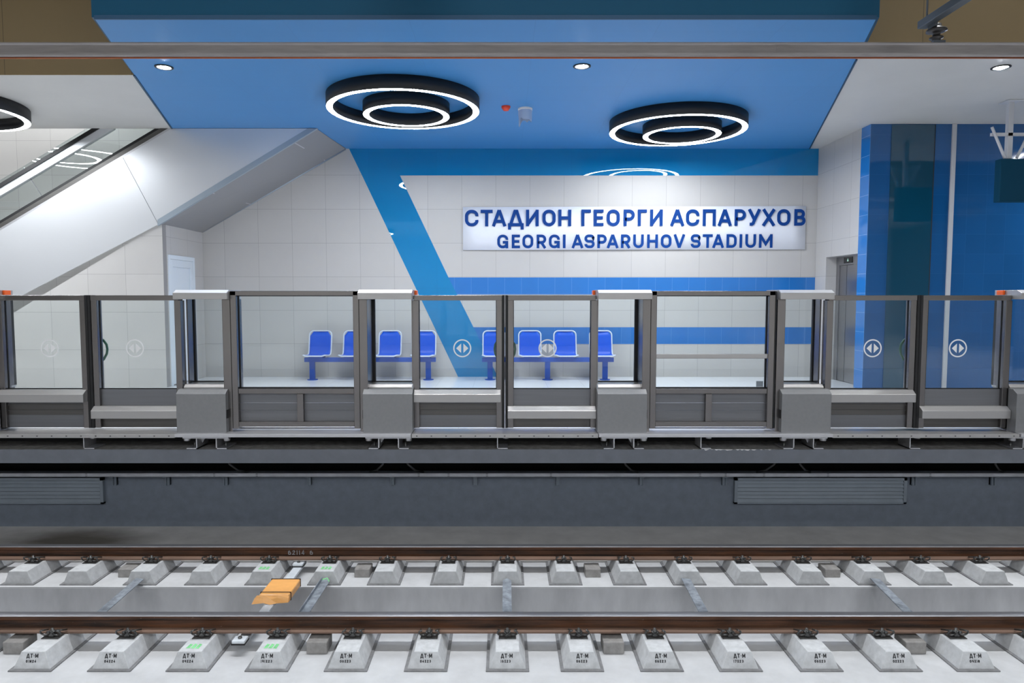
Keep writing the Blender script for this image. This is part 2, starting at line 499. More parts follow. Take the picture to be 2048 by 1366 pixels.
def strokes(mb, polys, s, to3):
    """flat ribbons of width s along 2-D centre lines, corners filled"""
    for layer, p in enumerate(polys):
        q = [p[0]]
        for t in p[1:]:
            if math.dist(t, q[-1]) > 1e-5: q.append(t)
        n = len(q)
        closed = n > 3 and math.dist(q[0], q[-1]) < 1e-4
        L, R = [], []
        for i in range(n):
            def dirn(i0, i1):
                dx, dy = q[i1][0] - q[i0][0], q[i1][1] - q[i0][1]
                l = math.hypot(dx, dy); return dx / l, dy / l
            if closed and i in (0, n - 1):
                d1, d2 = dirn(n - 2, n - 1), dirn(0, 1)
            else:
                d1 = dirn(i - 1, i) if i > 0 else dirn(0, 1)
                d2 = dirn(i, i + 1) if i < n - 1 else d1
            nx, ny = -(d1[1] + d2[1]), d1[0] + d2[0]
            l = math.hypot(nx, ny) or 1
            nx, ny = nx / l, ny / l
            k = 1 / max(0.45, nx * -d1[1] + ny * d1[0])
            L.append((q[i][0] + nx * s / 2 * k, q[i][1] + ny * s / 2 * k)); R.append((q[i][0] - nx * s / 2 * k, q[i][1] - ny * s / 2 * k))
        v = [to3(*t) for t in L] + [to3(*t) for t in R]
        v = [(c[0], c[1] - .0004 * layer, c[2]) for c in v]
        mb.add(v, [(i, i + 1, n + i + 1, n + i) for i in range(n - 1)])

def text_line(mb, txt, w, h, gap, s, to3, x0=0.0):
    x = x0
    for ch in txt:
        if ch == ' ':
            x += w * 0.6 + gap; continue
        cw = w * (0.45 if ch in '-·I1' else 1.2 if ch in 'MМД' else 1)
        strokes(mb, glyph(ch, cw, h, s), s, lambda a, b, x=x: to3(x + a, b))
        x += cw + gap
    return x - gap

# ------------------------------------------------------------------ setting: station hall
CZ = 4.06           # suspended ceiling height above platform
YW = 12.41          # back wall
YE = 10.95          # escalator side
XL, XR = -17.0, 15.0

mb = MB(); mb.box(XL, XR, 7.50, YW + 0.3, -0.06, 0.0)
struct(mb.build('floor', 'floor'))
mb = MB(); mb.box(XL, XR, YW, YW + 0.2, -0.3, 6.2)
wb = struct(mb.build('wall_back', 'tile_back'))
# blue bands set in the back wall
yb = YW - 0.004
mb = MB()
def pg(pts, mi): mb.prism(pts, 'y', yb, YW + 0.001, mi)
pg([(-2.744, 4.06), (5.572, 4.06), (5.572, 3.592), (-1.846, 3.592), (-2.519, 3.592)], 0)
pg([(-2.519, 3.592), (-1.846, 3.592), (-0.994, 1.79), (-0.549, 0.897), (-0.401, 0.594), (-0.112, 0.0), (-0.83, 0.0)], 0)
pg([(-0.994, 1.79), (5.572, 1.79), (5.572, 1.485), (-0.842, 1.485)], 1)
pg([(-0.549, 0.897), (5.572, 0.897), (5.572, 0.594), (-0.401, 0.594)], 1)
struct(mb.build('trim_1', ['blue_plain', 'blue_tile']))

# escalator side wall (triangular, tiled) and its return with the service door
XS = -5.38
mb = MB()
mb.prism([(XL, 0), (XS, 0), (XS, 2.585), (XS - 0.03, 2.585), (-7.30, 1.475), (-9.77, 0.0), (XL, 0)][:-1], 'y', YE, YE + 0.12)
struct(mb.build('wall_left', 'tile_left'))
mb = MB()
mb.box(XS - 0.12, XS, YE + 0.12, 11.10, 0, 2.585)
mb.box(XS - 0.12, XS, 12.045, YW - 0.005, 0, 2.585)
mb.box(XS - 0.12, XS, 11.10, 12.045, 2.117, 2.585)
struct(mb.build('wall_side', 'tile_side'))
mb = MB(); mb.box(XS - 0.115, XS - 0.02, 11.105, 12.04, 0.015, 2.112)
d1 = MB(); 
door = mb.build('door_1', 'door_white'); struct(door)
fr = MB()
fr.box(XS - 0.02, XS + 0.012, 11.10, 11.165, 0.0, 2.117); fr.box(XS - 0.02, XS + 0.012, 11.98, 12.045, 0.0, 2.117); fr.box(XS - 0.02, XS + 0.012, 11.165, 11.98, 2.05, 2.117)
fr.build('door_frame', 'door_white', door, 0.004)
fr = MB()
for a in ((11.17, 11.26, .02, 2.045), (11.885, 11.975, .02, 2.045), (11.26, 11.885, 1.93, 2.045), (11.26, 11.885, .02, .14)):
    fr.box(XS - 0.02, XS + 0.004, *a)
fr.build('door_stile', 'door_white', door, 0.003)
fr = MB(); fr.box(XS - .0, XS + .012, 11.90, 11.945, 0.93, 1.13); fr.tube([(XS + .012, 11.92, 1.06), (XS + .05, 11.92, 1.06), (XS + .05, 11.82, 1.06)], .009)
fr.build('door_handle', 'steel', door)

# right-hand lift block
XV = 5.572
YF = 10.67
mb = MB()
mb.box(XV, XV + 0.2, 12.0, YW - .005, 0, CZ)
mb.box(XV, XV + 0.2, 10.935, 12.0, 2.124, CZ)
wr = struct(mb.build('wall_right', 'tile_side'))
mb = MB()
mb.prism([(XV, YF), (XV + .25, YF), (XV + .25, 10.935), (XV, 10.935)], 'z', 0, CZ, 0)
o = struct(mb.build('wall_lift', ['blue_tile_side']))
mb = MB(); mb.box(XV + .001, XR, YF - 0.006, YF + 0.12, 0, CZ)
struct(mb.build('wall_front', 'blue_tile_lift'))
mb = MB(); mb.box(5.885, 6.535, YF - 0.02, YF - 0.006, 0.0, CZ - .01)
struct(mb.build('trim_2', 'teal_panel'))
mb = MB(); mb.box(6.535, 6.55, YF - 0.018, YF - 0.006, 0.0, CZ - .01)
struct(mb.build('trim_3', 'rubber'))
mb = MB(); mb.box(6.80, 6.865, YF - 0.03, YF - 0.006, 0.0, CZ - .005)
struct(mb.build('trim_4', 'mount'))
# lift entrance in the recess
mb = MB(); mb.box(5.79, 5.84, 10.94, 11.995, 0.0, 2.12)
lift = struct(mb.build('door_2', 'void'))
m2 = MB()
m2.box(5.75, 5.80, 11.90, 11.998, 0, 1.98); m2.box(5.75, 5.80, 10.94, 11.41, 0, 1.98) ; m2.box(5.75, 5.80, 10.94, 11.998, 1.98, 2.122)
m2.build('lift_frame', 'lift_steel', lift, .003)
m2 = MB(); m2.box(5.772, 5.79, 11.41, 11.66, 0.01, 1.975); m2.build('lift_panel', 'lift_steel', lift)
m2 = MB(); m2.box(5.768, 5.79, 11.665, 11.895, 0.01, 1.975); m2.build('lift_panel', 'lift_steel', lift)
m2 = MB(); m2.box(5.74, 5.75, 11.44, 11.72, 2.005, 2.105)
dsp = m2.build('lift_display', 'black_gloss', lift)
m2 = MB(); m2.prism([(11.555, 2.035), (11.605, 2.035), (11.58, 2.085)], 'x', 5.738, 5.74); m2.build('display_arrow', 'green_led', dsp)
# ceilings
mb = MB()
mb.prism([(-3.868, 6.709), (-5.175, 10.96), (-2.94, 10.96), (-2.79, YW), (5.417, YW), (3.518, 6.709)], 'z', CZ, CZ + 0.02)
struct(mb.build('ceiling', 'ceil_blue'))
mb = MB()
mb.prism([(XL, 8.352), (XL, YE), (-5.178, YE), (-4.378, 8.352)], 'z', CZ, CZ + 0.1)
mb.prism([(3.887, 7.79), (5.422, YW), (XV + .01, YW), (XV + .01, YF), (XR, YF), (XR, 7.79)], 'z', CZ + .001, CZ + 0.1)
struct(mb.build('ceiling_beige', 'ceil_beige'))
# thin dark joint between blue and beige
mb = MB()
mb.prism([(-4.385, 8.343), (-5.187, YE), (-5.165, YE), (-4.363, 8.343)], 'z', CZ - .012, CZ - .0005)
mb.prism([(3.885, 7.80), (5.40, YW), (5.417, YW), (3.902, 7.80)], 'z', CZ - .012, CZ - .0005)
struct(mb.build('trim_6', 'lip_dark'))
mb = MB(); mb.box(XL, -4.38, 8.343, 8.40, CZ + .001, 5.6); mb.box(3.9, XR, 7.78, 7.84, CZ + .002, 5.6)
struct(mb.build('trim_7', 'fascia_beige'))
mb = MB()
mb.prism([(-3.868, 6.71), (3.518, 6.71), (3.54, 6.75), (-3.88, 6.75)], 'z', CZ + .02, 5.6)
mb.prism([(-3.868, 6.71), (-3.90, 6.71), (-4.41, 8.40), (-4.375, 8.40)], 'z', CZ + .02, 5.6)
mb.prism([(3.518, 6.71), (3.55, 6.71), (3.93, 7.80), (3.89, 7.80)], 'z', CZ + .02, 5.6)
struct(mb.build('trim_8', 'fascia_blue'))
mb = MB(); mb.box(-3.868, 3.518, 6.695, 6.712, CZ - .002, CZ + .035)
struct(mb.build('trim_9', 'lip_dark'))
mb = MB(); mb.box(XL, XR, 0.5, 8.5, 5.6, 5.7)
struct(mb.build('ceiling_tunnel', 'tunnel'))
mb = MB(); mb.box(XL, -2.9, YE, YW + .2, 6.2, 6.3); mb.box(XL, -2.9, YE - .1, YE, CZ + .1, 6.3)
struct(mb.build('ceiling_escalator', 'ceil_beige'))

# near platform behind the camera (closes the hall, seen only in reflections)
mb = MB(); mb.box(XL, XR, -5.6, 0.85, -1.3, -0.02); struct(mb.build('floor_near', 'floor'))
mb = MB(); mb.box(XL, XR, -5.8, -5.6, -0.1, 5.7); struct(mb.build('wall_near', 'tile_back'))
mb = MB(); mb.box(XL, XR, -5.6, 0.5, CZ, CZ + .1); struct(mb.build('ceiling_near', 'ceil_beige'))
mb = MB(); mb.box(XL, XR, 0.5, 0.56, CZ, 5.7); struct(mb.build('trim_10', 'fascia_beige'))
mb = MB(); mb.box(XL - .2, XL, -5.8, YW + .2, -2, 6.3); mb.box(XR, XR + .2, -5.8, YW + .2, -2, 6.3); struct(mb.build('wall_ends', 'tunnel'))

# ------------------------------------------------------------------ track bed
ZS = -1.32
mb = MB(); mb.box(XL, XR, 0.85, 5.765, ZS - .5, ZS)
mb.box(XL, XR, 6.416, 7.02, ZS - .015, ZS); mb.box(XL, XR, 6.44, 7.02, ZS - .5, ZS - .015)
struct(mb.build('track_slab', 'slab'))
mb = MB(); mb.box(XL, XR, 7.02, 8.3, ZS - .5, ZS + .02)
struct(mb.build('track_walkway', 'slab_dark'))
mb = MB(); mb.box(XL, XR, 5.765, 6.416, ZS - .5, ZS - .45); mb.box(XL, XR, 6.4195, 6.439, ZS - .46, ZS - .016); mb.box(XL, XR, 5.766, 5.78, ZS - .46, ZS - .012)
struct(mb.build('drain_channel', 'channel'))
mb = MB(); mb.box(XL, XR, 8.1, 8.3, ZS, -0.69); struct(mb.build('wall_track', 'dark_wall'))
mb = MB(); mb.box(XL, XR, 8.3, 9.0, -0.95, -0.9); mb.box(XL, XR, 8.98, 9.05, -0.95, -.3); struct(mb.build('wall_duct', 'void'))
mb = MB(); mb.box(XL, XR, 7.33, 9.0, -0.345, -0.195); struct(mb.build('platform_ledge', 'ledge'))
mb = MB()
N = 120
top, bot = [], []
for i in range(N + 1):
    x = -8 + 16 * i / N
    top.append((x, 7.325 + random.uniform(-.006, .012)))
mb.add([(x, y, -.1945) for x, y in top] + [(x, 7.8, -.1945) for x, y in top], [(i, i + 1, N + 2 + i, N + 1 + i) for i in range(N)])
struct(mb.build('ledge_dust', 'ledge_top'))
mb = MB(); random.seed(5)
pts = [(2.03 + .92 * i / 40, -.196 + random.uniform(-.012, .004)) for i in range(41)]
mb.add([(x, 7.3275, -.1935) for x, z in pts] + [(x, 7.3275, z) for x, z in pts], [(i, i + 1, 42 + i, 41 + i) for i in range(40)])
struct(mb.build('plaster_crust', 'white_mark'))
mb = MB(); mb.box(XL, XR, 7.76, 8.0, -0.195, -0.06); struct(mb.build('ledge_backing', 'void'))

# ------------------------------------------------------------------ rails
def rail(y, label):
    zt, zb = -1.06, -1.188
    h = [(0.0745, 0), (0.0745, .012), (0.030, .024), (0.010, .034), (0.009, .076), (0.033, .088), (0.036, .094), (0.036, .118), (0.030, .1265), (0.018, .128)]
    pts = [(y + a, zb + b) for a, b in h] + [(y - a, zb + b) for a, b in h[::-1]]
    t = thing('rail', label, 'rail', (0, y, zb))
    n = len(pts); m = MB((0, y, zb))
    v = [(XL + .01, *p) for p in pts] + [(XR - .01, *p) for p in pts]
    for i in range(n):
        j = (i + 1) % n
        zz = (pts[i][1] + pts[j][1]) / 2 - zb
        yy = (pts[i][0] + pts[j][0]) / 2
        if zz > .121: continue
        mi = 1 if zz < .02 else 0
        m.add([v[i], v[j], v[n + j], v[n + i]], [(0, 1, 2, 3)], mi)
    m.build('rail_web', ['rust', 'foot'], t)
    m = MB((0, y, zb))
    for i in range(n):
        j = (i + 1) % n
        if (pts[i][1] + pts[j][1]) / 2 - zb > .121:
            m.add([v[i], v[j], v[n + j], v[n + i]], [(0, 1, 2, 3)])
    m.build('running_surface', 'rail_top', t, label='pale worn running surface')
    return t
YNR, YFR = 5.315, 6.82
r_near = rail(YNR, 'rusty brown running rail above the stencilled concrete blocks')
r_far = rail(YFR, 'rusty brown running rail beside the dark platform wall')
m = MB((-2.05, 6.78, -1.15)); text_line(m, '6211456', .03, .045, .012, .008, lambda a, b: (-2.17 + a, 6.782 - .0, -1.145 + b))
m.build('chalk_number', 'chalk', r_far, label='faint white chalk number on the rail web')

# ------------------------------------------------------------------ rail support blocks
near_x = [-4.083, -3.5, -2.916, -2.337, -1.754, -1.17, -0.579, 0.026, 0.579, 1.167, 1.75, 2.345, 2.93, 3.502, 4.075]
far_x = [-5.255, -4.672, -4.102, -3.497, -2.909, -2.331, -1.728, -1.156, -0.549, 0.035, 0.593, 1.209, 1.783, 2.366, 2.962, 3.556, 4.137, 4.722, 5.31]
codes = ['', '01М24', '04Х24', '09Х24', '191Х23', '06Х23', '04Х23', '16Х23', '06Х23', '06Х23', '17Х23', '06Х23', '02Х23', '09Х18', '']
ordn = ['first', 'second', 'third', 'fourth', 'fifth', 'sixth', 'seventh', 'eighth', 'ninth', 'tenth', 'eleventh', 'twelfth', 'thirteenth', 'fourteenth', 'fifteenth', 'sixteenth', 'seventeenth', 'eighteenth', 'nineteenth']
ZB = -1.19

def block(x, y, label, group, code, lean, green=None, jit=0.0):
    t = thing('support_block', label, 'concrete block', (x, y, ZS), group)
    o = (x, y, ZS)
    # trapezoid body
    tw, bw = .088, .138
    y0t, y0b, y1t, y1b = y - .345, y - .345 - lean, y + .30, y + .30 + lean
    m = MB(o)
    v = [(x - tw, y0t, ZB), (x + tw, y0t, ZB), (x + tw, y1t, ZB), (x - tw, y1t, ZB),
         (x - bw, y0b, ZS + .008), (x + bw, y0b, ZS + .008), (x + bw, y1b, ZS + .008), (x - bw, y1b, ZS + .008)]
    m.add(v, [(0, 1, 2, 3), (0, 4, 5, 1), (1, 5, 6, 2), (2, 6, 7, 3), (3, 7, 4, 0), (4, 7, 6, 5)])
    m.build('block_body', 'block', t, .004)
    m = MB(o); m.box(x - .160, x + .160, y0b - .024, y1b + .03, ZS + .0005, ZS + .009)
    m.build('rubber_boot', 'pad', t)
    # fastening: base plate, two spring clips, bolt
    m = MB(o); m.box(x - .066, x + .066, y - .160, y - .076, ZB, ZB + .006); m.box(x - .018, x + .018, y - .140, y - .10, ZB + .010, ZB + .036)
    m.box(x - .09, x + .09, y - .076, y + .076, ZB + .0, ZB + .0015)
    fx = m.build('clip_plate', 'clip', t)
    for s in (-1, 1):
        m = MB(o)
        pth = []
        for k in range(17):
            a = -2.2 + k * (5.0 / 16)
            rr = .027
            pth.append((x + s * (.045 + rr * math.sin(a) * 1.15), y - .150 + .022 * math.cos(a * .9), ZB + .040 - rr * math.cos(a) + .006 * k / 16))
        pth = [(x + s * .018, y - .085, ZB + .036)] + pth + [(x + s * .072, y - .062, ZB + .030)]
        m.tube(pth, .0068, 7)
        m.build('spring_clip', 'clip', fx)
    m = MB(o); m.lathe([(0, .072), (.011, .072), (.011, .056), (.021, .054), (.021, .040), (.010, .038), (.010, .0)], (x, y - .125, ZB), 6)
    m.build('bolt', 'clip', fx)
    if code:
        m = MB(o)
        L = math.hypot(lean, ZB - ZS - .008)
        def to3(a, b):
            k = b / L
            return (x + a, y0b + (y0t - y0b) * k - .0015, ZS + .008 + (ZB - ZS - .008) * k + .001)
        text_line(m, 'ДТ-М', .024, .030, .006, .006, to3, -.052 + jit)
        n = len(code)
        text_line(m, code, .014, .020, .004, .0045, lambda a, b: to3(a, b), -.042 + jit) if False else None
        def low(a, b): return to3(a, b - .034)
        m2_ = MB(o)
        def up(a, b): return to3(a, b + .080)
        m.v, m.f, m.mi, m.sm = [], [], [], []
        text_line(m, 'ДТ-М', .0195, .030, .004, .006, up, -.043 + jit)
        text_line(m, code, .0125, .020, .0045, .0048, lambda a, b: to3(a, b + .046), -.045 + jit)
        m.build('stencil_lettering', 'black_ink', t, label='black stencilled letters and date code')
    if green:
        m = MB(o)
        for k in range(3):
            a0 = x - .05 + .035 * k
            m.add([(a0, y - .30, ZB + .001), (a0 + .028, y - .295 - .005 * k, ZB + .001), (a0 + .03, y - .24, ZB + .001), (a0 + .006, y - .23, ZB + .001)], [(0, 1, 2, 3)])
        m.build('spray_mark', 'green_paint', t, label='green spray mark')
    return t

for i, x in enumerate(near_x):
    g = i in (3, 4)
    c = codes[i]
    if i == 0: lab = 'concrete block cut off at the left end of the stencilled row'
    elif i == len(near_x) - 1: lab = 'pale concrete block cut off at the right end of the stencilled row'
    elif c == '06Х23': lab = 'concrete block stencilled ДТ-М 06Х23, %s from the left in the lettered row' % ordn[i - 1]
    else: lab = 'pale concrete block stencilled ДТ-М %s%s in the lettered row' % (c, ' with a green spray mark' if g else '')
    block(x, YNR, lab, 'stencilled concrete blocks under the near rail', c, .025, g, random.uniform(-.006, .006))
for i, x in enumerate(far_x):
    g = i in (5, 6)
    extra = ' with a green spray mark' if g else ''
    block(x, YFR, 'unlettered block%s, %s from left beside the dark wall' % (extra, ordn[i]), 'plain concrete blocks under the far rail', '', .0, g)

# small grey concrete cubes under the rails
far_c = [(-3.73, 'left of the third'), (-1.40, ''), (0.878, ''), (3.24, '')]
for k, (x, _) in enumerate(far_c):
    m = MB((x, 6.72, ZS)); m.box(x - .075, x + .075, 6.635, 6.80, ZS, ZS + .085)
    tag(m.build('concrete_cube', 'small_block', None, .006), 'small grey concrete cube under the rail by the dark wall, %s from left' % ordn[k], 'concrete block', 'small cubes under the far rail')
near_c = [-3.80, -1.45, 0.85, 3.19]
for k, x in enumerate(near_c):
    m = MB((x, 5.25, ZS)); m.box(x - .08, x + .08, 5.175, 5.34, ZS, ZS + .095)
    tag(m.build('concrete_cube', 'small_block', None, .006), 'small grey concrete cube between the stencilled blocks, %s from left' % ordn[k], 'concrete block', 'small cubes under the near rail')

# angle bars laid across the drain channel
bars = [(-3.49, -3.515, 0), (-1.70, -1.745, 1), (0.029, 0.026, 2), (1.743, 1.739, 0), (3.555, 3.515, 0)]
bl = ['weathered grey steel bar across the channel, leftmost of five', 'grey angle bar with a bright green painted end beside the orange wrapped box',
      'grey steel bar with a pointed end across the middle of the channel', 'weathered grey steel bar right of the pointed one', 'weathered grey steel bar across the channel, rightmost of five']
for (xa, xb, kind), lab in zip(bars, bl):
    t = thing('angle_bar', lab, 'steel bar', (xa, 6.4, ZS), 'steel bars across the channel')
    o = (xa, 6.4, ZS)
    w2 = .041
    ya, yb2 = 6.464, 5.70
    za, zb2 = -1.252, ZS + .010
    def Z(y): return zb2 + (za - zb2) * (y - yb2) / (ya - yb2)
    if kind == 1:
        pts = [(xa - w2, ya - .03), (xa + .006, ya), (xa + w2, ya - .07), (xb + w2, yb2), (xb - w2, yb2)]
    elif kind == 2:
        pts = [(xa - w2, ya - .05), (xa, ya), (xa + w2, ya - .05), (xb + w2, yb2), (xb - w2, yb2)]
    else:
        pts = [(xa - w2, ya), (xa + w2, ya - .02), (xb + w2, yb2), (xb - w2, yb2)]
    def slab_of(m, pts, t0, t1):
        n = len(pts)
        m.add([(x, y, Z(y) + t0) for x, y in pts] + [(x, y, Z(y) + t1) for x, y in pts], [list(range(n))[::-1], list(range(n, 2 * n))] + [(i, (i + 1) % n, n + (i + 1) % n, n + i) for i in range(n)])
    m = MB(o)
    slab_of(m, pts, -.008, 0)
    if kind == 1:
        slab_of(m, [(xa - w2, ya - .03), (xa - w2 + .007, ya - .03), (xb - w2 + .007, yb2), (xb - w2, yb2)], 0, .028)
    m.build('bar', 'galv_dark', t)
    if kind == 1:
        m = MB(o); slab_of(m, [(xa - w2 - .002, ya - .032), (xa + .006, ya + .003), (xa + w2 + .002, ya - .07), (xa + w2, ya - .084), (xa + .006, ya - .016), (xa - w2, ya - .05)], .0005, .003)
        m.build('painted_end', 'green_paint', t, label='bright green painted end')

# wrapped orange track beacon on its white beam
xb = -2.05
t = thing('mounting_beam', 'white mounting beam crossing between the rails under the orange box', 'beam', (xb, 6.0, -1.25))
m = MB((xb, 6.0, -1.25)); m.box(xb - .042, xb + .042, 5.20, 6.86, -1.262, -1.238); m.build('beam', 'white_beam', t, .003)
for yy in (6.735, 5.20):
    m = MB((xb, 6.0, -1.25)); m.box(xb - .05, xb + .05, yy - .045, yy + .045, -1.238, -1.205); cl = m.build('rail_clamp', 'white_beam', t, .006)
    m = MB((xb, 6.0, -1.25)); m.lathe([(0, .012), (.016, .012), (.016, 0)], (xb, yy, -1.205), 6); m.build('clamp_bolt', 'clip', cl)
    m = MB((xb, 6.0, -1.25)); m.box(xb - .053, xb + .053, yy - .048, yy + .048, -1.238, -1.226); m.build('clamp_shim', 'rubber', cl)
t = thing('track_beacon', 'orange flat box wrapped in clear plastic, strapped on the white beam', 'box', (xb + .04, 6.0, -1.238))
m = MB((xb + .04, 6.0, -1.238))
N = 10
zt = -1.165
x0, x1, y0, y1 = -2.15, -1.885, 5.89, 6.245
vv = []
m.box(x0, x1, y0, y1, -1.236, zt)
m.build('beacon_body', 'sheath', t, .012)
m = MB((xb + .04, 6.0, -1.238))
for yy in (5.945, 6.232):
    m.box(x0 - .003, x1 + .003, yy - .006, yy + .006, -1.2355, zt + .003)
m.build('strap', 'strap', t)
m = MB((xb + .04, 6.0, -1.238))
random.seed(3)
gx = [x0 - .012, x0 + .05, x0 + .11, x0 + .17, x1 + .004]
vv = []
for j, (yy, zz) in enumerate(((y0 - .003, zt - .003), (y0 - .02, zt - .025), (y0 - .035, zt - .062))):
    for i, xx in enumerate(gx):
        vv.append((xx - (.02 if i == 0 else 0) * j, yy + random.uniform(-.006, .006), zz + random.uniform(-.01, .01)))
m.add(vv, [(j * 5 + i, j * 5 + i + 1, j * 5 + i + 6, j * 5 + i + 5) for j in range(2) for i in range(4)])
m.build('film_flap', 'sheath', t, label='loose wrinkled end of the wrapping')

# ------------------------------------------------------------------ under the platform edge
def wide_bracket(x, lab):
    t = thing('support_bracket', lab, 'bracket', (x, 7.4, -.19), 'brackets under the platform doors')
    o = (x, 7.4, -.19)
    m = MB(o); m.box(x - .245, x + .245, 7.30, 7.60, -.072, -.055); m.build('top_plate', 'alu', t)
    for s in (-1, 1):
        m = MB(o); m.box(x + s * .10, x + s * .112, 7.32, 7.60, -.19, -.072); m.box(x + s * .10, x + s * .215, 7.32, 7.60, -.19, -.178)
        m.prism([(x + s * .10, -.072), (x + s * .055, -.072), (x + s * .10, -.15)], 'y', 7.45, 7.46)
        m.build('bracket_leg', 'alu', t)
        m = MB(o); m.lathe([(0, -.03), (.03, -.03), (.034, -.022), (.034, 0)], (x + s * .215, 7.34, -.072), 14)
        m.build('levelling_nut', 'alu', t)
        m = MB(o); m.lathe([(0, .05), (.012, .05), (.012, .0)], (x + s * .17, 7.42, -.178), 8); m.build('anchor_bolt', 'clip', t)
    return t
for x, lab in ((-3.194, 'two-legged steel bracket below the cabinet nearest the white service door'), (-1.239, 'two-legged steel bracket below the cabinet left of the middle doors'),
               (1.287, 'two-legged steel bracket below the cabinet right of the middle doors'), (3.216, 'two-legged steel bracket below the cabinet in front of the lift'), (5.68, 'steel bracket below the cabinet cut off at the right edge')):
    wide_bracket(x, lab)
for x, lab in ((-4.457, 'small steel channel bracket under the left pair of sliding doors'), (-.01, 'small steel channel bracket under the middle pair of sliding doors'),
               (2.177, 'small steel channel bracket under the screen with the push bar'), (4.425, 'small steel channel bracket under the right pair of sliding doors')):
    t = thing('channel_bracket', lab, 'bracket', (x, 7.4, -.19), 'small brackets under the platform doors')
    o = (x, 7.4, -.19)
    m = MB(o); m.box(x - .065, x - .055, 7.33, 7.55, -.19, -.055); m.box(x - .065, x + .05, 7.33, 7.55, -.065, -.055); m.box(x - .065, x + .05, 7.33, 7.55, -.19, -.18); m.build('channel', 'alu', t)
    m = MB(o); m.lathe([(0, -.016), (.03, -.016), (.03, 0)], (x + .03, 7.36, -.065), 12); m.build('levelling_nut', 'alu', t)

# cable tray with its hangers, louvres, loose cables
t = thing('cable_tray', 'long pale metal cable tray running along the dark platform wall', 'cable tray', (0, 8.0, -.65))
m = MB((0, 8.0, -.65)); m.box(XL + .1, XR - .1, 7.975, 7.98, -.668, -.623); m.box(XL + .1, XR - .1, 7.975, 8.25, -.668, -.664)
m.build('tray', 'tray', t)
m = MB((0, 8.0, -.65))
for x in (-4.9, -3.4, -2.9, -1.0, -.65, -.2, .55, 2.3, 2.6, 3.05, 3.8, 5.0):
    for z in (-.632, -.655):
        m.box(x - .012, x + .012, 7.9745, 7.9755, z - .003, z + .003)
m.build('slot', 'rubber', t)
for x in [-4.62, -3.989, -3.301, -2.312, -1.324, -0.341, 0.641, 1.63, 2.612, 4.86, 5.80]:
    m = MB((0, 8.0, -.65)); m.box(x - .022, x + .022, 8.075, 8.10, -.79, -.668); m.box(x - .022, x + .022, 7.985, 8.10, -.678, -.668)
    m.box(x - .022, x - .016, 8.05, 8.10, -.79, -.668); m.box(x + .016, x + .022, 8.05, 8.10, -.79, -.668)
    m.build('hanger', 'vent', t)
def louvre(xa, xb2, lab):
    z0, z1 = -1.012, -.70
    t = thing('louvre_vent', lab, 'vent', ((xa + xb2) / 2, 8.1, z0), 'louvre vents in the platform wall')
    o = ((xa + xb2) / 2, 8.1, z0)
    m = MB(o); m.box(xa, xa + .035, 8.05, 8.1, z0, z1); m.box(xb2 - .035, xb2, 8.05, 8.1, z0, z1); m.box(xa, xb2, 8.05, 8.1, z1 - .03, z1); m.box(xa, xb2, 8.05, 8.1, z0, z0 + .02)
    m.build('vent_frame', 'vent', t)
    m = MB(o)
    for k in range(6):
        zc = z0 + .02 + k * .0445
        m.prism([(8.052, zc), (8.056, zc), (8.074, zc + .0375), (8.070, zc + .0375)], 'x', xa + .035, xb2 - .035)
    m.build('vent_slats', 'vent', t)
    m = MB(o); m.box(xa + .03, xb2 - .03, 8.094, 8.099, z0 + .01, z1 - .01); m.build('vent_backing', 'rubber', t)
louvre(2.735, 4.777, 'grey louvred vent in the dark wall, right, fully visible')
louvre(-6.80, -4.755, 'grey louvred vent in the dark wall cut off by the left edge')
cb = [(-3.30, 'left of the middle'), (-1.36, ''), (-1.20, ''), (1.36, ''), (3.25, ''), (3.42, ''), (5.72, '')]
cl = ['thin grey cable loop under the ledge below the first cabinet', 'thin grey cable curving left under the ledge below the second cabinet', 'thin grey cable curving right under the ledge below the second cabinet',
      'thin grey cable under the ledge below the third cabinet', 'thin grey cable curving left above the right louvred vent', 'thin grey cable curving right above the right louvred vent', 'thin grey cable under the ledge at the right edge']
for k, ((x, _), lab) in enumerate(zip(cb, cl)):
    s = -1 if k in (1, 4) else 1
    m = MB((x, 8.02, -.34))
    m.tube([(x, 7.95, -.33), (x + s * .02, 7.98, -.42), (x + s * .07, 8.02, -.53), (x + s * .15, 8.06, -.61), (x + s * .24, 8.12, -.645)], .012, 6)
    tag(m.build('cable', 'cable'), lab, 'cable', 'loose cables under the platform')

# ------------------------------------------------------------------ platform screen doors
XD = [-4.46, 0.010, 4.455]
YP = 7.33

def chamfer_box(mb, xa, xb2, yf, yback, z0, z1, zc, ch=.06):
    """front face z0..z1, sloping top up to zc"""
    mb.prism([(yf, z0), (yf, z1), (yf + ch, zc), (yback, zc), (yback, z0)], 'x', min(xa, xb2), max(xa, xb2))

def door_symbol(o, x, z, y, parent):
    m = MB(o)
    ring = arc(0, 0, .093, .093, 0, 360, 40)
    strokes(m, [ring], .013, lambda a, b: (x + a, y, z + b))
    m.build('door_symbol', 'white_mark', parent, label='white circle with two arrowheads')
    ob = parent.children[-1] if False else None
    m.add([(x - .012, y, z + .055), (x - .012, y, z - .055), (x - .068, y, z)], [(0, 1, 2)])
    return m

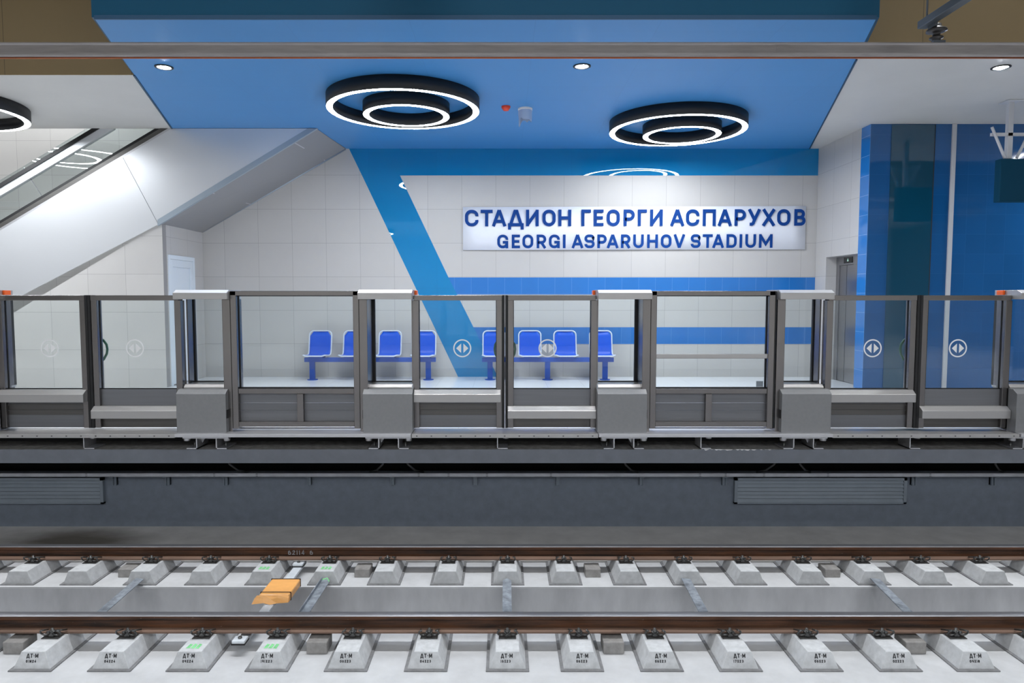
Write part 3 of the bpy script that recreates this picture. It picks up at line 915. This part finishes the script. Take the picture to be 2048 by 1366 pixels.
def leaf(xd, s, low, label):
    X = lambda u: xd + s * u
    o = (X(.5), 7.45, 0.0)
    t = thing('sliding_door', label, 'sliding door', o, 'sliding platform door leaves')
    zb = .024
    m = MB(o)
    m.box(X(.03), X(.092), 7.40, 7.50, zb, 1.456)
    m.box(X(.925), X(.992), 7.40, 7.50, zb, 1.404)
    m.box(X(.03), X(.975), 7.395, 7.50, 1.403, 1.458)
    m.build('door_frame', 'steel', t, .004)
    m = MB(o); m.box(X(.092), X(.925), 7.455, 7.465, .45, 1.403)
    gl = m.build('door_glass', 'glass', t)
    m = MB(o)
    for a in ((.092, .097, .45, 1.403), (.92, .925, .45, 1.403), (.092, .925, .442, .452)):
        m.box(X(a[0]), X(a[1]), 7.452, 7.468, a[2], a[3])
    m.build('glass_gasket', 'rubber', t)
    m = MB(o); m.box(X(.092), X(.925), 7.44, 7.46, .265, .442); m.build('kick_panel', 'kick', t)
    m = MB(o)
    if low:
        m.box(X(.092), X(.925), 7.445, 7.465, zb, .265)
        m.build('lower_panel', 'kick_dark', t)
    else:
        m.box(X(.092), X(.925), 7.445, 7.465, .16, .265)
        m.box(X(.092), X(.925), 7.435, 7.445, .262, .285); m.box(X(.092), X(.925), 7.435, 7.445, .205, .215)
        m.build('recess_panel', 'kick_dark', t)
        m = MB(o); m.box(X(.092), X(.925), 7.44, 7.465, zb, .16); m.build('lower_panel', 'kick', t)
    m = MB(o)
    if low: chamfer_box(m, X(.03), X(.978), 7.33, 7.44, .137, .222, .264)
    else: chamfer_box(m, X(.045), X(.978), 7.33, 7.44, .313, .399, .442)
    m.build('step_ledge', 'steel_h', t, .003)
    m = MB(o); m.box(X(.002), X(.03), 7.39, 7.50, zb, 1.46); m.build('edge_seal', 'rubber', t)
    m = MB(o); m.tube([(X(.065), 7.50, .74), (X(.075), 7.535, .76), (X(.106), 7.54, .82), (X(.113), 7.54, .87), (X(.106), 7.54, .92), (X(.075), 7.535, .97), (X(.065), 7.50, .99)], .013, 8)
    m.build('pull_handle', 'green', t, label='green curved handle')
    # printed pictogram on the glass
    xs, zs, ys = X(.462), .886, 7.4535
    m = MB(o)
    strokes(m, [arc(0, 0, .091, .091, 0, 360, 40)], .014, lambda a, b: (xs + a, ys, zs + b))
    for q in (-1, 1):
        m.add([(xs + q * .012, ys, zs + .052), (xs + q * .012, ys, zs - .052), (xs + q * .066, ys, zs)], [(0, 1, 2)])
    m.build('door_symbol', 'white_mark', gl, label='white circle with two arrowheads')
    return t

def unit(xd, s, lab, lamp=True):
    X = lambda u: xd + s * u
    o = (X(1.25), 7.45, 0.0)
    t = thing('drive_unit', lab, 'door drive unit', o, 'drive units between the platform doors')
    m = MB(o); m.prism([(7.26, 1.416), (7.26, 1.482), (7.325, 1.514), (7.66, 1.514), (7.66, 1.416)], 'x', X(.98), X(1.55)); m.build('header', 'steel_h', t, .003)
    m = MB(o); m.add([(X(.985), 7.2595, 1.4835), (X(1.545), 7.2595, 1.4835), (X(1.545), 7.3245, 1.5155), (X(.985), 7.3245, 1.5155), (X(.985), 7.62, 1.5155), (X(1.545), 7.62, 1.5155)], [(0, 1, 2, 3), (3, 2, 5, 4)]); m.build('header_highlight', 'top_highlight', t)  # pale sheet painting the lit top of the steel header
    m = MB(o); m.box(X(1.465), X(1.55), 7.33, 7.66, 0.0, 1.416); m.build('post', 'steel', t, .004)
    m = MB(o); m.box(X(1.002), X(1.017), 7.515, 7.65, .46, 1.416); m.build('jamb', 'steel', t)
    m = MB(o); m.box(X(1.003), X(1.028), 7.65, 7.69, .46, 1.416); m.box(X(1.44), X(1.465), 7.64, 7.68, .46, 1.416); m.box(X(1.0), X(1.46), 7.655, 7.675, .494, .506); m.build('gasket', 'rubber', t)
    m = MB(o); m.box(X(1.017), X(1.45), 7.66, 7.67, .50, 1.416); m.build('window', 'glass', t)
    m = MB(o); chamfer_box(m, X(1.005), X(1.465), 7.40, 7.68, .44, .468, .496, .03); m.build('shelf', 'steel_h', t)
    m = MB(o); chamfer_box(m, X(.982), X(1.508), 7.26, 7.39, 0.0, .415, .458); m.build('cabinet', 'steel_cab', t, .003)
    m = MB(o); m.box(X(1.005), X(1.465), 7.52, 7.66, 0.0, .44); m.build('back_panel', 'kick', t)
    m = MB(o); m.box(X(1.508), X(1.514), 7.275, 7.33, .15, .24); m.build('latch', 'rubber', t)
    m = MB(o); m.box(X(.955), X(.98), 7.50, 7.60, 1.462, 1.512); m.build('warning_lamp', 'orange', t, .006, label='small orange lamp')
    return t

leaf(XD[0], -1, False, 'left leaf of the glass doors in front of the escalator, cut by the left edge')
leaf(XD[0], 1, True, 'right leaf of the glass doors in front of the escalator wall')
leaf(XD[1], -1, False, 'left leaf of the middle glass doors, before the slanting blue stripe')
leaf(XD[1], 1, True, 'right leaf of the middle glass doors, before the right bench')
leaf(XD[2], -1, False, 'left leaf of the glass doors in front of the lift')
leaf(XD[2], 1, True, 'right leaf of the glass doors in front of the blue lift wall, near right edge')
unit(XD[0], -1, 'steel door unit cut off at the left edge, only its orange lamp showing')
unit(XD[0], 1, 'steel door unit with grey cabinet in front of the white service door')
unit(XD[1], -1, 'steel door unit with grey cabinet left of the middle doors')
unit(XD[1], 1, 'steel door unit with grey cabinet right of the middle doors')
unit(XD[2], -1, 'steel door unit with grey cabinet just left of the lift doorway')
unit(XD[2], 1, 'steel door unit with orange lamp cut off at the right edge')

def fixed(xa, xb2, bar, mull, lab):
    o = ((xa + xb2) / 2, 7.4, 0)
    t = thing('fixed_screen', lab, 'platform screen', o, 'fixed platform screens')
    m = MB(o)
    m.box(xa, xa + .062, 7.33, 7.43, .03, 1.502); m.box(xb2 - .062, xb2, 7.33, 7.43, .03, 1.502)
    m.box(xa, xb2, 7.33, 7.43, 1.455, 1.504); m.box(xa + .062, xb2 - .062, 7.34, 7.43, .405, .46); m.box(xa + .062, xb2 - .062, 7.33, 7.43, .05, .105)
    m.box(mull - .034, mull + .034, 7.335, 7.43, .105, .405)
    m.build('screen_frame', 'steel', t, .004)
    m = MB(o); m.box(xa + .062, xb2 - .062, 7.40, 7.41, .468, 1.455); m.build('screen_glass', 'glass', t)
    m = MB(o)
    m.box(xa + .062, xa + .07, 7.395, 7.415, .465, 1.455); m.box(xb2 - .07, xb2 - .062, 7.395, 7.415, .465, 1.455); m.box(xa + .062, xb2 - .062, 7.395, 7.415, .46, .470); m.box(xa + .062, xb2 - .062, 7.395, 7.415, 1.447, 1.456)
    m.build('screen_gasket', 'rubber', t)
    for a, b in ((xa + .062, mull - .034), (mull + .034, xb2 - .062)):
        m = MB(o); m.box(a, b, 7.39, 7.41, .302, .405); m.box(a, b, 7.385, 7.41, .224, .298); m.box(a, b, 7.39, 7.41, .105, .220)
        m.build('screen_panel', 'kick', t)
    if bar:
        m = MB(o); m.box(xa + .03, xb2 - .03, 7.35, 7.39, .782, .832); m.build('push_bar', 'steel_h', t, .006)
        m = MB(o); m.box(xb2 - .16, xb2 - .085, 7.396, 7.3995, .475, .535); m.build('glass_sticker', 'vent', t, label='small grey sticker in the lower corner')
        m = MB(o); m.box(xb2 + .004, xb2 + .016, 7.34, 7.40, .03, 1.50)
        m.build('hinge', 'rubber', t)
fixed(XD[0] + 1.553, XD[1] - 1.553, False, -2.185, 'fixed glass screen without a bar, in front of the left bench')
fixed(XD[1] + 1.553, XD[2] - 1.575, True, 2.195, 'fixed glass screen with a horizontal push bar')

# thresholds and base plates along the platform edge
for xd, lab in zip(XD, ('metal threshold below the doors at the escalator', 'metal threshold with a row of screws below the middle doors', 'metal threshold below the doors at the lift')):
    o = (xd, 7.3, -.03)
    t = thing('threshold', lab, 'threshold', o, 'door thresholds')
    m = MB(o); m.box(xd - .985, xd + .985, 7.20, 7.56, -.045, -.004); m.build('threshold_plate', 'steel_h', t, .003)
    m = MB(o)
    for k in range(13):
        x = xd - .93 + k * .131 * 1.18
        if x < xd + .97: m.box(x - .008, x + .008, 7.1985, 7.2005, -.028, -.020)
    m.build('screw', 'rubber', t)
segs = [(XD[0] + .99, XD[1] - .99, 'flat metal base plate below the barless screen and its cabinets'), (XD[1] + .99, XD[2] - .99, 'flat metal base plate below the screen with push bar'),
        (XD[2] + .99, XD[2] + 2.6, 'flat metal base plate at the right edge'), (XD[0] - 2.6, XD[0] - .99, 'flat metal base plate at the left edge')]
for a, b, lab in segs:
    m = MB(((a + b) / 2, 7.3, -.03)); m.box(a, b, 7.185, 7.56, -.035, 0.0)
    tag(m.build('base_plate', 'alu', None, .003), lab, 'base plate', 'base plates along the platform edge')

# ------------------------------------------------------------------ benches
def bench(x0, x1, seats, legs, lab):
    yc = 11.95
    o = ((x0 + x1) / 2, yc, 0)
    t = thing('bench', lab, 'bench', o, 'blue platform benches')
    m = MB(o); m.box(x0, x1, yc - .04, yc + .04, .315, .392); m.build('beam', 'bench_blue', t, .004)
    for x in legs:
        m = MB(o); m.box(x - .045, x + .045, yc - .03, yc + .03, .012, .315)
        l = m.build('leg', 'bench_blue', t, .003)
        m = MB(o); m.lathe([(0, .012), (.09, .012), (.09, 0), (0, 0)], (x, yc, 0), 20); m.build('foot_plate', 'bench_blue', l)
    for x in seats:
        # seat shell: profile swept in y/z, rounded corners in plan
        hw = .195
        prof = [(11.70, .432), (11.72, .446), (11.80, .440), (11.95, .425), (12.06, .428), (12.10, .450), (12.125, .50), (12.15, .62), (12.175, .74), (12.195, .84)]
        n = len(prof)
        m = MB(o)
        cols = 9
        vv = []
        L = [0]
        for i in range(1, n): L.append(L[-1] + math.dist(prof[i], prof[i - 1]))
        for i, (y, z) in enumerate(prof):
            # rounded outline at both ends
            dd = min(L[i], L[-1] - L[i]); R = .075
            wv = hw if dd >= R else hw - R + math.sqrt(max(0, R * R - (R - dd) ** 2))
            for k in range(cols):
                u = -1 + 2 * k / (cols - 1)
                vv.append((x + wv * u, y + .012 * (1 - u * u) * (1 if z > .5 else 0), z - .010 * (1 - u * u) * (1 if z < .5 else 0)))
        m.add(vv, [(i * cols + k, i * cols + k + 1, (i + 1) * cols + k + 1, (i + 1) * cols + k) for i in range(n - 1) for k in range(cols - 1)], 0, True)
        st = m.build('seat', 'seat_blue', t)
        sm = st.modifiers.new('thick', 'SOLIDIFY'); sm.thickness = .006
        # pale tubular rim following the outline
        path = []
        def pt(si, sd):
            # point at arc length si on side sd
            for i in range(1, n):
                if L[i] >= si - 1e-9:
                    k = (si - L[i - 1]) / (L[i] - L[i - 1]); break
            y = prof[i - 1][0] + k * (prof[i][0] - prof[i - 1][0]); z = prof[i - 1][1] + k * (prof[i][1] - prof[i - 1][1])
            return sd, y, z
        R = .075; T = L[-1]
        for a in range(0, 7):
            th = math.pi / 2 * a / 6
            _, y, z = pt(R - R * math.cos(th) if False else R * (1 - math.sin(th)), 0) if False else pt(R * (1 - math.sin(math.pi / 2 - th)) if False else R * (1 - math.cos(math.pi / 2 * (1 - a / 6))) , 0)
            path.append((x + hw - R + R * math.sin(math.pi / 2 * a / 6 * 1.0) if False else x + hw - R + R * math.sqrt(max(0, 1 - (1 - (R * (1 - math.cos(math.pi / 2 * (a / 6)))) / R) ** 2)), *pt(R * (1 - math.cos(math.pi / 2 * (a / 6))), 0)[1:]))
        for k in range(1, 12):
            path.append((x + hw, *pt(R + (T - 2 * R) * k / 12, 0)[1:]))
        for a in range(0, 7):
            sdist = R * (1 - math.cos(math.pi / 2 * (1 - a / 6)))
            path.append((x + hw - R + R * math.sqrt(max(0, 1 - (1 - sdist / R) ** 2)), *pt(T - sdist, 0)[1:]))
        path += [(2 * x - p[0], p[1], p[2]) for p in path[::-1]]
        m = MB(o); m.tube([(p[0], p[1] - .004, p[2] + .002) for p in path], .012, 8, closed=True)
        m.build('seat_rim', 'seat_rim', st)
        m = MB(o); m.box(x - .12, x + .12, 11.80, 12.02, .392, .418); m.build('seat_bracket', 'bench_blue', st)
bench(-3.462, -1.186, [-3.24, -2.635, -2.01, -1.40], [-3.333, -2.32, -1.316], 'blue four-seat bench between the service door and the slanting blue stripe')
bench(-0.381, 1.904, [-.175, .455, 1.076, 1.707], [-0.242, 0.757, 1.757], 'blue four-seat bench in front of the horizontal blue band')

# ------------------------------------------------------------------ station name banner
t = thing('name_banner', 'white station name banner with dark blue lettering hung on the tiled wall', 'sign', (2.32, YW - .02, 2.66))
o = (2.32, YW - .02, 2.66)
m = MB(o)
N = 24
vv = []
for i in range(N + 1):
    x = -.73 + 6.10 * i / N
    zt, zb2 = 3.035 + .018 * i / N, 2.275 + .012 * i / N
    wob = .004 * math.sin(i * .9)
    vv += [(x, YW - .016, zt), (x, YW - .017 - abs(wob), (zt + zb2) / 2), (x, YW - .022 - .012 * max(0, math.sin(i * .25)), zb2)]
m.add(vv, [(3 * i + k, 3 * i + k + 1, 3 * i + k + 4, 3 * i + k + 3) for i in range(N) for k in range(2)], 0, True)
bs = m.build('banner_sheet', 'banner', t)
sm = bs.modifiers.new('thick', 'SOLIDIFY'); sm.thickness = .002
KX = YW / 1380 * .9985
def px2x(p): return (p - 1008) * 0.0090095
row1 = [('С', 62, 213, 0), ('Т', 238, 373, 0), ('А', 367, 525, 0), ('Д', 545, 722, 0), ('И', 747, 890, 0), ('О', 932, 1080, 0), ('Н', 1110, 1255, 0), ('Г', 1368, 1475, 0), ('Е', 1507, 1618, 0), ('О', 1653, 1800, 0), ('Р', 1842, 1968, 0),
        ('Г', 10, 112, 1), ('И', 147, 290, 1), ('А', 375, 532, 1), ('С', 550, 700, 1), ('П', 738, 885, 1), ('А', 908, 1065, 1), ('Р', 1095, 1222, 1), ('У', 1242, 1390, 1), ('Х', 1400, 1557, 1), ('О', 1573, 1722, 1), ('В', 1765, 1893, 1)]
row2 = [('G', 425, 548, 0), ('E', 588, 680, 0), ('O', 708, 830, 0), ('R', 868, 975, 0), ('G', 1005, 1128, 0), ('I', 1162, 1193, 0), ('A', 1262, 1392, 0), ('S', 1405, 1520, 0), ('P', 1550, 1655, 0), ('A', 1657, 1788, 0), ('R', 1815, 1922, 0),
        ('U', -38, 80, 1), ('H', 118, 240, 1), ('O', 272, 392, 1), ('V', 415, 545, 1), ('S', 608, 720, 1), ('T', 742, 855, 1), ('A', 852, 982, 1), ('D', 1010, 1125, 1), ('I', 1156, 1187, 1), ('U', 1222, 1342, 1), ('M', 1375, 1528, 1)]
def letters(row, za, zb2, s, name, rise):
    m = MB(o)
    for ch, a, b, k in row:
        org = 920 if k == 0 else 1270
        xa, xc = px2x(org + a / 5.689), px2x(org + b / 5.689)
        dz = rise * (xa + .7) / 6.0
        strokes(m, glyph(ch, xc - xa, za - zb2, s), s, lambda u, v, xa=xa, dz=dz: (xa + u, YW - .0385, zb2 + v + dz))
    return m.build(name, 'ink', t)
letters(row1, 2.985, 2.693, .056, 'cyrillic_lettering', .012)
letters(row2, 2.545, 2.304, .047, 'latin_lettering', .012)

# ------------------------------------------------------------------ escalator
t = thing('escalator', 'steel clad escalator rising through the ceiling with glass balustrade', 'escalator', (-6.0, YE, 2.0))
o = (-6.0, YE, 2.0)
TS = math.tan(math.radians(30.0))
sl = (4.054 - 2.469) / (-5.169 + 7.933)     # top edge of the cladding
def ztop(x): return 4.054 + sl * (x + 5.169)
def zbot(x): return 2.575 + (4.058 - 2.575) / (-2.908 + 5.427) * (x + 5.427)
xA = -10.5
seams = [(-5.942, 3.6, -5.425, 2.58)]
m = MB(o)
m.prism([(xA, zbot(xA) if zbot(xA) > 0 else 0.0), (-5.425, zbot(-5.425)), (-5.945, ztop(-5.945)), (xA, ztop(xA))], 'y', YE - .03, YE - .004)
m.build('cladding_panel', 'clad', t)
m = MB(o)
m.prism([(-5.418, zbot(-5.418)), (-2.915, 4.055), (-5.17, 4.055), (-5.938, ztop(-5.938))], 'y', YE - .03, YE - .004)
m.build('cladding_panel', 'clad', t)
m = MB(o)
m.prism([(-5.43, zbot(-5.43) - .02), (-2.90, 4.055), (-3.05, 4.055), (-5.43, zbot(-5.43) + .075)], 'y', YE - .04, YE + .01)
m.build('edge_trim', 'clad_trim', t)
# soffit between front face and back wall
m = MB(o)
m.add([(-5.43, YE, zbot(-5.43) - .01), (-2.92, YE, 4.055), (-2.80, YW - .006, 4.055), (-5.37, YW - .006, 2.585)], [(0, 1, 2, 3)])
m.add([(-5.43, YE, zbot(-5.43) + .02), (-2.96, YE, 4.085), (-2.84, YW - .006, 4.085), (-5.37, YW - .006, 2.62)], [(0, 1, 2, 3)])
m.build('soffit_panel', 'soffit', t)
m = MB(o)
for k in (.34, .86):
    a = Vector((-5.43, YE, zbot(-5.43) - .012)).lerp(Vector((-2.92, YE, 4.053)), k); b = Vector((-5.37, YW - .01, 2.582)).lerp(Vector((-2.80, YW - .01, 4.052)), k)
    e = (Vector((-2.92, YE, 4.055)) - Vector((-5.43, YE, zbot(-5.43)))).normalized() * .008
    m.add([a - e, a + e, b + e, b - e], [(0, 1, 2, 3)])
m.build('soffit_joint', 'alu', t)
m = MB(o); m.tube([(-5.37, YW - .02, 2.60), (-2.80, YW - .02, 4.05)], .018, 6); m.build('wall_trim', 'clad_trim', t)
# skirting band, balustrade glass, handrail (inner side of the truss just behind the face)
def band(za, zb2, y0, y1, name, mat, xa=xA, xe=-5.0):
    m = MB(o); m.prism([(xa, ztop(xa) + za), (xe, ztop(xe) + za), (xe, ztop(xe) + zb2), (xa, ztop(xa) + zb2)], 'y', y0, y1); return m.build(name, mat, t)
band(0.0, .035, YE - .03, YE + .06, 'deck_trim', 'alu', xe=-5.17)
band(.035, .11, YE - .02, YE + .08, 'skirt_band', 'kick_dark', xe=-5.2)
band(.11, .165, YE + .0, YE + .08, 'glass_channel', 'rubber', xe=-5.25)
m = MB(o)
for xa, xe in ((xA, -7.25), (-7.245, -5.3)):
    m.prism([(xa, ztop(xa) + .12), (xe, ztop(xe) + .12), (xe - .30, ztop(xe) + .62), (xa - .30, ztop(xa) + .62)], 'y', YE + .03, YE + .042)
m.build('balustrade_glass', 'glass_esc', t)
m = MB(o)
for xx in (-7.2475,):
    m.prism([(xx - .003, ztop(xx) + .12), (xx + .003, ztop(xx) + .12), (xx - .297, ztop(xx) + .60), (xx - .303, ztop(xx) + .60)], 'y', YE + .028, YE + .044)
m.build('glass_joint', 'kick', t)
band(.54, .66, YE - .0, YE + .08, 'handrail_guide', 'clad', xe=-6.10)
band(.655, .72, YE - .02, YE + .09, 'handrail', 'rubber', xe=-6.15)

# ------------------------------------------------------------------ lamps and ceiling fittings
def ring_lamp(x, y, lab, dx=0.0, dy=.26, z=CZ, K=1.0):
    hi = z > CZ
    t = thing('ring_lamp', lab, 'ceiling lamp', (x, y, z), 'double ring ceiling lamps')
    o = (x, y, z)
    zb2 = z - .168
    for (cx, cy, R) in ((x, y, K), (x + dx * K, y + dy * K, .585 * K)):
        m = MB(o)
        m.lathe([(R, zb2 - z), (R, -.002), (R - .088, -.002), (R - .088, zb2 - z), (R - .082, zb2 - z), (R - .082, zb2 - z + .012), (R - .006, zb2 - z + .012), (R - .006, zb2 - z)], (cx, cy, z), 72, closed=True)
        rb = m.build('ring_body', 'ring_body', t)
        m = MB(o)
        m.lathe([(R - .006, zb2 - z + .002), (R - .082, zb2 - z + .002)], (cx, cy, z), 72)
        m.build('ring_diffuser', 'ring_light', rb, label='glowing white ring')
    return t
ring_lamp(-1.325, 9.30, 'double ring lamp on the blue ceiling, left one of the pair')
ring_lamp(2.575, 10.44, 'double ring lamp on the blue ceiling close to the back wall, right of the pair', .13, .25)
ring_lamp(-7.56, 9.45, 'double ring lamp on the beige ceiling cut off at the left edge', -.2, .15)
ring_lamp(9.9, 9.4, 'double ring lamp outside the frame on the right')
for k, x in enumerate((-9.2, -5.3, -1.4, 2.5, 6.4, 10.3)):
    ring_lamp(x, -1.2 - (k % 2), 'double ring lamp over the near platform, number %s along it' % ordn[k])

dl = [(-3.88, 8.06, 'small round downlight on the blue ceiling near its left edge'), (0.886, 8.03, 'small round downlight in the middle of the blue ceiling'), (5.678, 8.07, 'small round downlight in the beige ceiling at the right')]
for x, y, lab in dl + [(-8.66, 8.06, 'small round downlight outside the frame, left'), (10.4, 8.06, 'small round downlight outside the frame, right')]:
    if x < -4.4: y = 8.6
    t = thing('downlight', lab, 'downlight', (x, y, CZ), 'ceiling downlights')
    m = MB((x, y, CZ)); m.lathe([(.10, 0), (.10, -.008), (.078, -.012), (.07, -.002), (.07, 0)], (x, y, CZ), 28, closed=True); b = m.build('downlight_trim', 'ring_body', t)
    m = MB((x, y, CZ)); m.lathe([(0, -.020), (.04, -.016), (.068, -.004)], (x, y, CZ), 24); m.build('downlight_lens', 'down_light', b, label='glowing lens')
m = MB((.027, 9.69, CZ)); m.lathe([(.0, -.058), (.035, -.058), (.05, -.035), (.062, -.02), (.062, 0)], (.027, 9.69, CZ), 20)
tag(m.build('alarm_sounder', 'red'), 'small red round alarm on the blue ceiling', 'alarm')
t = thing('smoke_detector', 'white smoke detector in a torn plastic bag on the blue ceiling', 'detector', (.295, 9.8, CZ))
m = MB((.295, 9.8, CZ)); m.lathe([(0, -.03), (.10, -.03), (.10, 0)], (.295, 9.8, CZ), 24); m.lathe([(.0, -.06), (.06, -.06), (.075, -.03)], (.295, 9.8, CZ), 20)
m.build('detector_body', 'white_plastic', t)
m = MB((.295, 9.8, CZ))
seg = 20; vv = []
random.seed(11)
for k in range(seg):
    a = 2 * math.pi * k / seg
    c_, s_ = math.cos(a), math.sin(a)
    low = -.14 - .05 * random.random() - (.06 if 2.4 < a < 3.6 else 0)
    vv += [(.295 + .098 * c_, 9.8 + .098 * s_, CZ - .012), (.295 + .096 * c_, 9.8 + .096 * s_, CZ - .09), (.295 + (.085 + .015 * random.random()) * c_, 9.8 + .085 * s_, CZ + low)]
m.add(vv, [(3 * k + i, 3 * ((k + 1) % seg) + i, 3 * ((k + 1) % seg) + i + 1, 3 * k + i + 1) for k in range(seg) for i in range(2)], 0, True)
m.build('dust_cover', 'film', t, label='thin translucent plastic bag')

for yl, share, spread in ((6.2, 1.1, 62), (2.3, 0.24, 112)):  # row over the nearer track is added fill for the platform face
    for k in range(6):
        x = -12.11 + 4.5 * k
        t = thing('strip_lamp', 'strip lamp under the tunnel ceiling, %s track, %s along' % ('added fill over the nearer' if yl < 4 else 'railed', ordn[k]), 'strip lamp', (x, yl, 5.597), 'strip lamps over the tracks')
        o = (x, yl, 5.597)
        m = MB(o); m.box(x - 2.1, x + 2.1, yl - .08, yl + .08, 5.50, 5.597); b = m.build('lamp_body', 'mount', t)
        m = MB(o); m.box(x - 2.08, x + 2.08, yl - .06, yl + .06, 5.492, 5.4995); m.build('lamp_diffuser', 'track_light', b, label='glowing strip')
        ld = bpy.data.lights.new('lamp_beam', 'AREA')
        ld.shape = 'RECTANGLE'; ld.size = 4.1; ld.size_y = .12
        ld.energy = TRACK_WATT * share; ld.color = (0.96, 0.98, 1.0)
        ld.spread = math.radians(spread)
        lo = bpy.data.objects.new('lamp_beam', ld); COL.objects.link(lo); lo.parent = t; lo.location = (0, 0, -.11)
for k in range(2):  # lamps added in the shaft to brighten the wall behind the glass
    ring_lamp(-10.4 + 3.0 * k, 11.75, 'added double ring lamp brightening the escalator shaft, number %s' % ordn[k], 0, .2, 6.2, .68)

# hanging mount with a screen at the right edge
t = thing('screen_mount', 'pale steel ceiling mount with V-shaped arms and dark screen at the right edge', 'screen mount', (6.80, 9.45, CZ))
o = (6.80, 9.45, CZ)
m = MB(o); m.box(6.765, 6.835, 9.42, 9.48, 3.30, CZ); m.box(6.70, 6.90, 9.35, 9.55, CZ - .015, CZ); m.build('post', 'mount', t, .004)
for s in (-1, 1):
    m = MB(o); m.tube([(6.80 + s * .27, 9.40, 3.71), (6.80 + s * .08, 9.40, 3.30)], .022, 4); m.build('mount_arm', 'mount', t)
m = MB(o); m.box(6.55, 7.05, 9.42, 9.46, 3.60, 3.64); m.build('cross_bar', 'mount', t)
m = MB(o); m.box(6.66, 7.70, 9.38, 9.50, 2.72, 3.29); m.build('screen', 'screen_back', t, .01)

# ------------------------------------------------------------------ overhead conductor rail
YC = 6.07
t = thing('conductor_rail', 'long grey overhead conductor rail with a copper wire below, across the top', 'conductor rail', (0, YC, 3.5))
o = (0, YC, 3.5)
m = MB(o)
pr = [(YC - .045, 3.605), (YC + .045, 3.605), (YC + .045, 3.597), (YC + .012, 3.59), (YC + .018, 3.52), (YC + .012, 3.492), (YC - .012, 3.492), (YC - .03, 3.505), (YC - .032, 3.52), (YC - .030, 3.585), (YC - .045, 3.597)]
m.prism(pr, 'x', XL + .1, XR - .1); m.build('beam_profile', 'rail_beam', t)
m = MB(o); m.tube([(XL + .1, YC - .006, 3.487), (XR - .1, YC - .006, 3.487)], .0075, 8); m.build('contact_wire', 'copper', t)
for x in (2.38, -4.6):
    m = MB(o); m.box(x - .05, x + .05, YC - .034, YC - .028, 3.522, 3.585); m.build('joint_plate', 'rail_beam', t)
t = thing('insulator', 'dark ribbed insulator and support arm holding the conductor rail, upper right', 'insulator', (3.706, YC, 3.605))
o = (3.706, YC, 3.605)
xi = 3.706
m = MB(o); m.lathe([(0, 0), (.035, 0), (.035, .03), (.032, .035), (.055, .045), (.055, .055), (.03, .066), (.03, .085), (.045, .092), (.082, .105), (.078, .12), (.045, .135), (.036, .15), (.036, .165), (0, .165)], (xi, YC, 3.605), 24); m.build('insulator_body', 'insulator', t)
m = MB(o); m.box(xi - .05, xi + .05, YC - .05, YC + .05, 3.603, 3.622); m.build('beam_clamp', 'support', t)
m = MB(o); m.box(xi - .05, xi - .02, YC - .05, YC + .05, 3.74, 3.775); m.prism([(xi - .11, 5.0), (xi - .03, 5.0), (xi - .03, YC + .10), (xi - .11, YC + .10)], 'z', 3.765, 3.83); m.build('support_arm', 'support', t, .006)
m = MB(o); m.tube([(xi - .07, YC + .03, 3.83), (xi - .07, YC + .03, 4.1), (xi - .07, YC + .03, 5.60)], .008, 6); m.build('hanger_rod', 'support', t)
m = MB(o); m.tube([(xi - .07, 5.1, 3.83), (xi - .07, 5.1, 5.60)], .008, 6); m.build('hanger_rod', 'support', t)
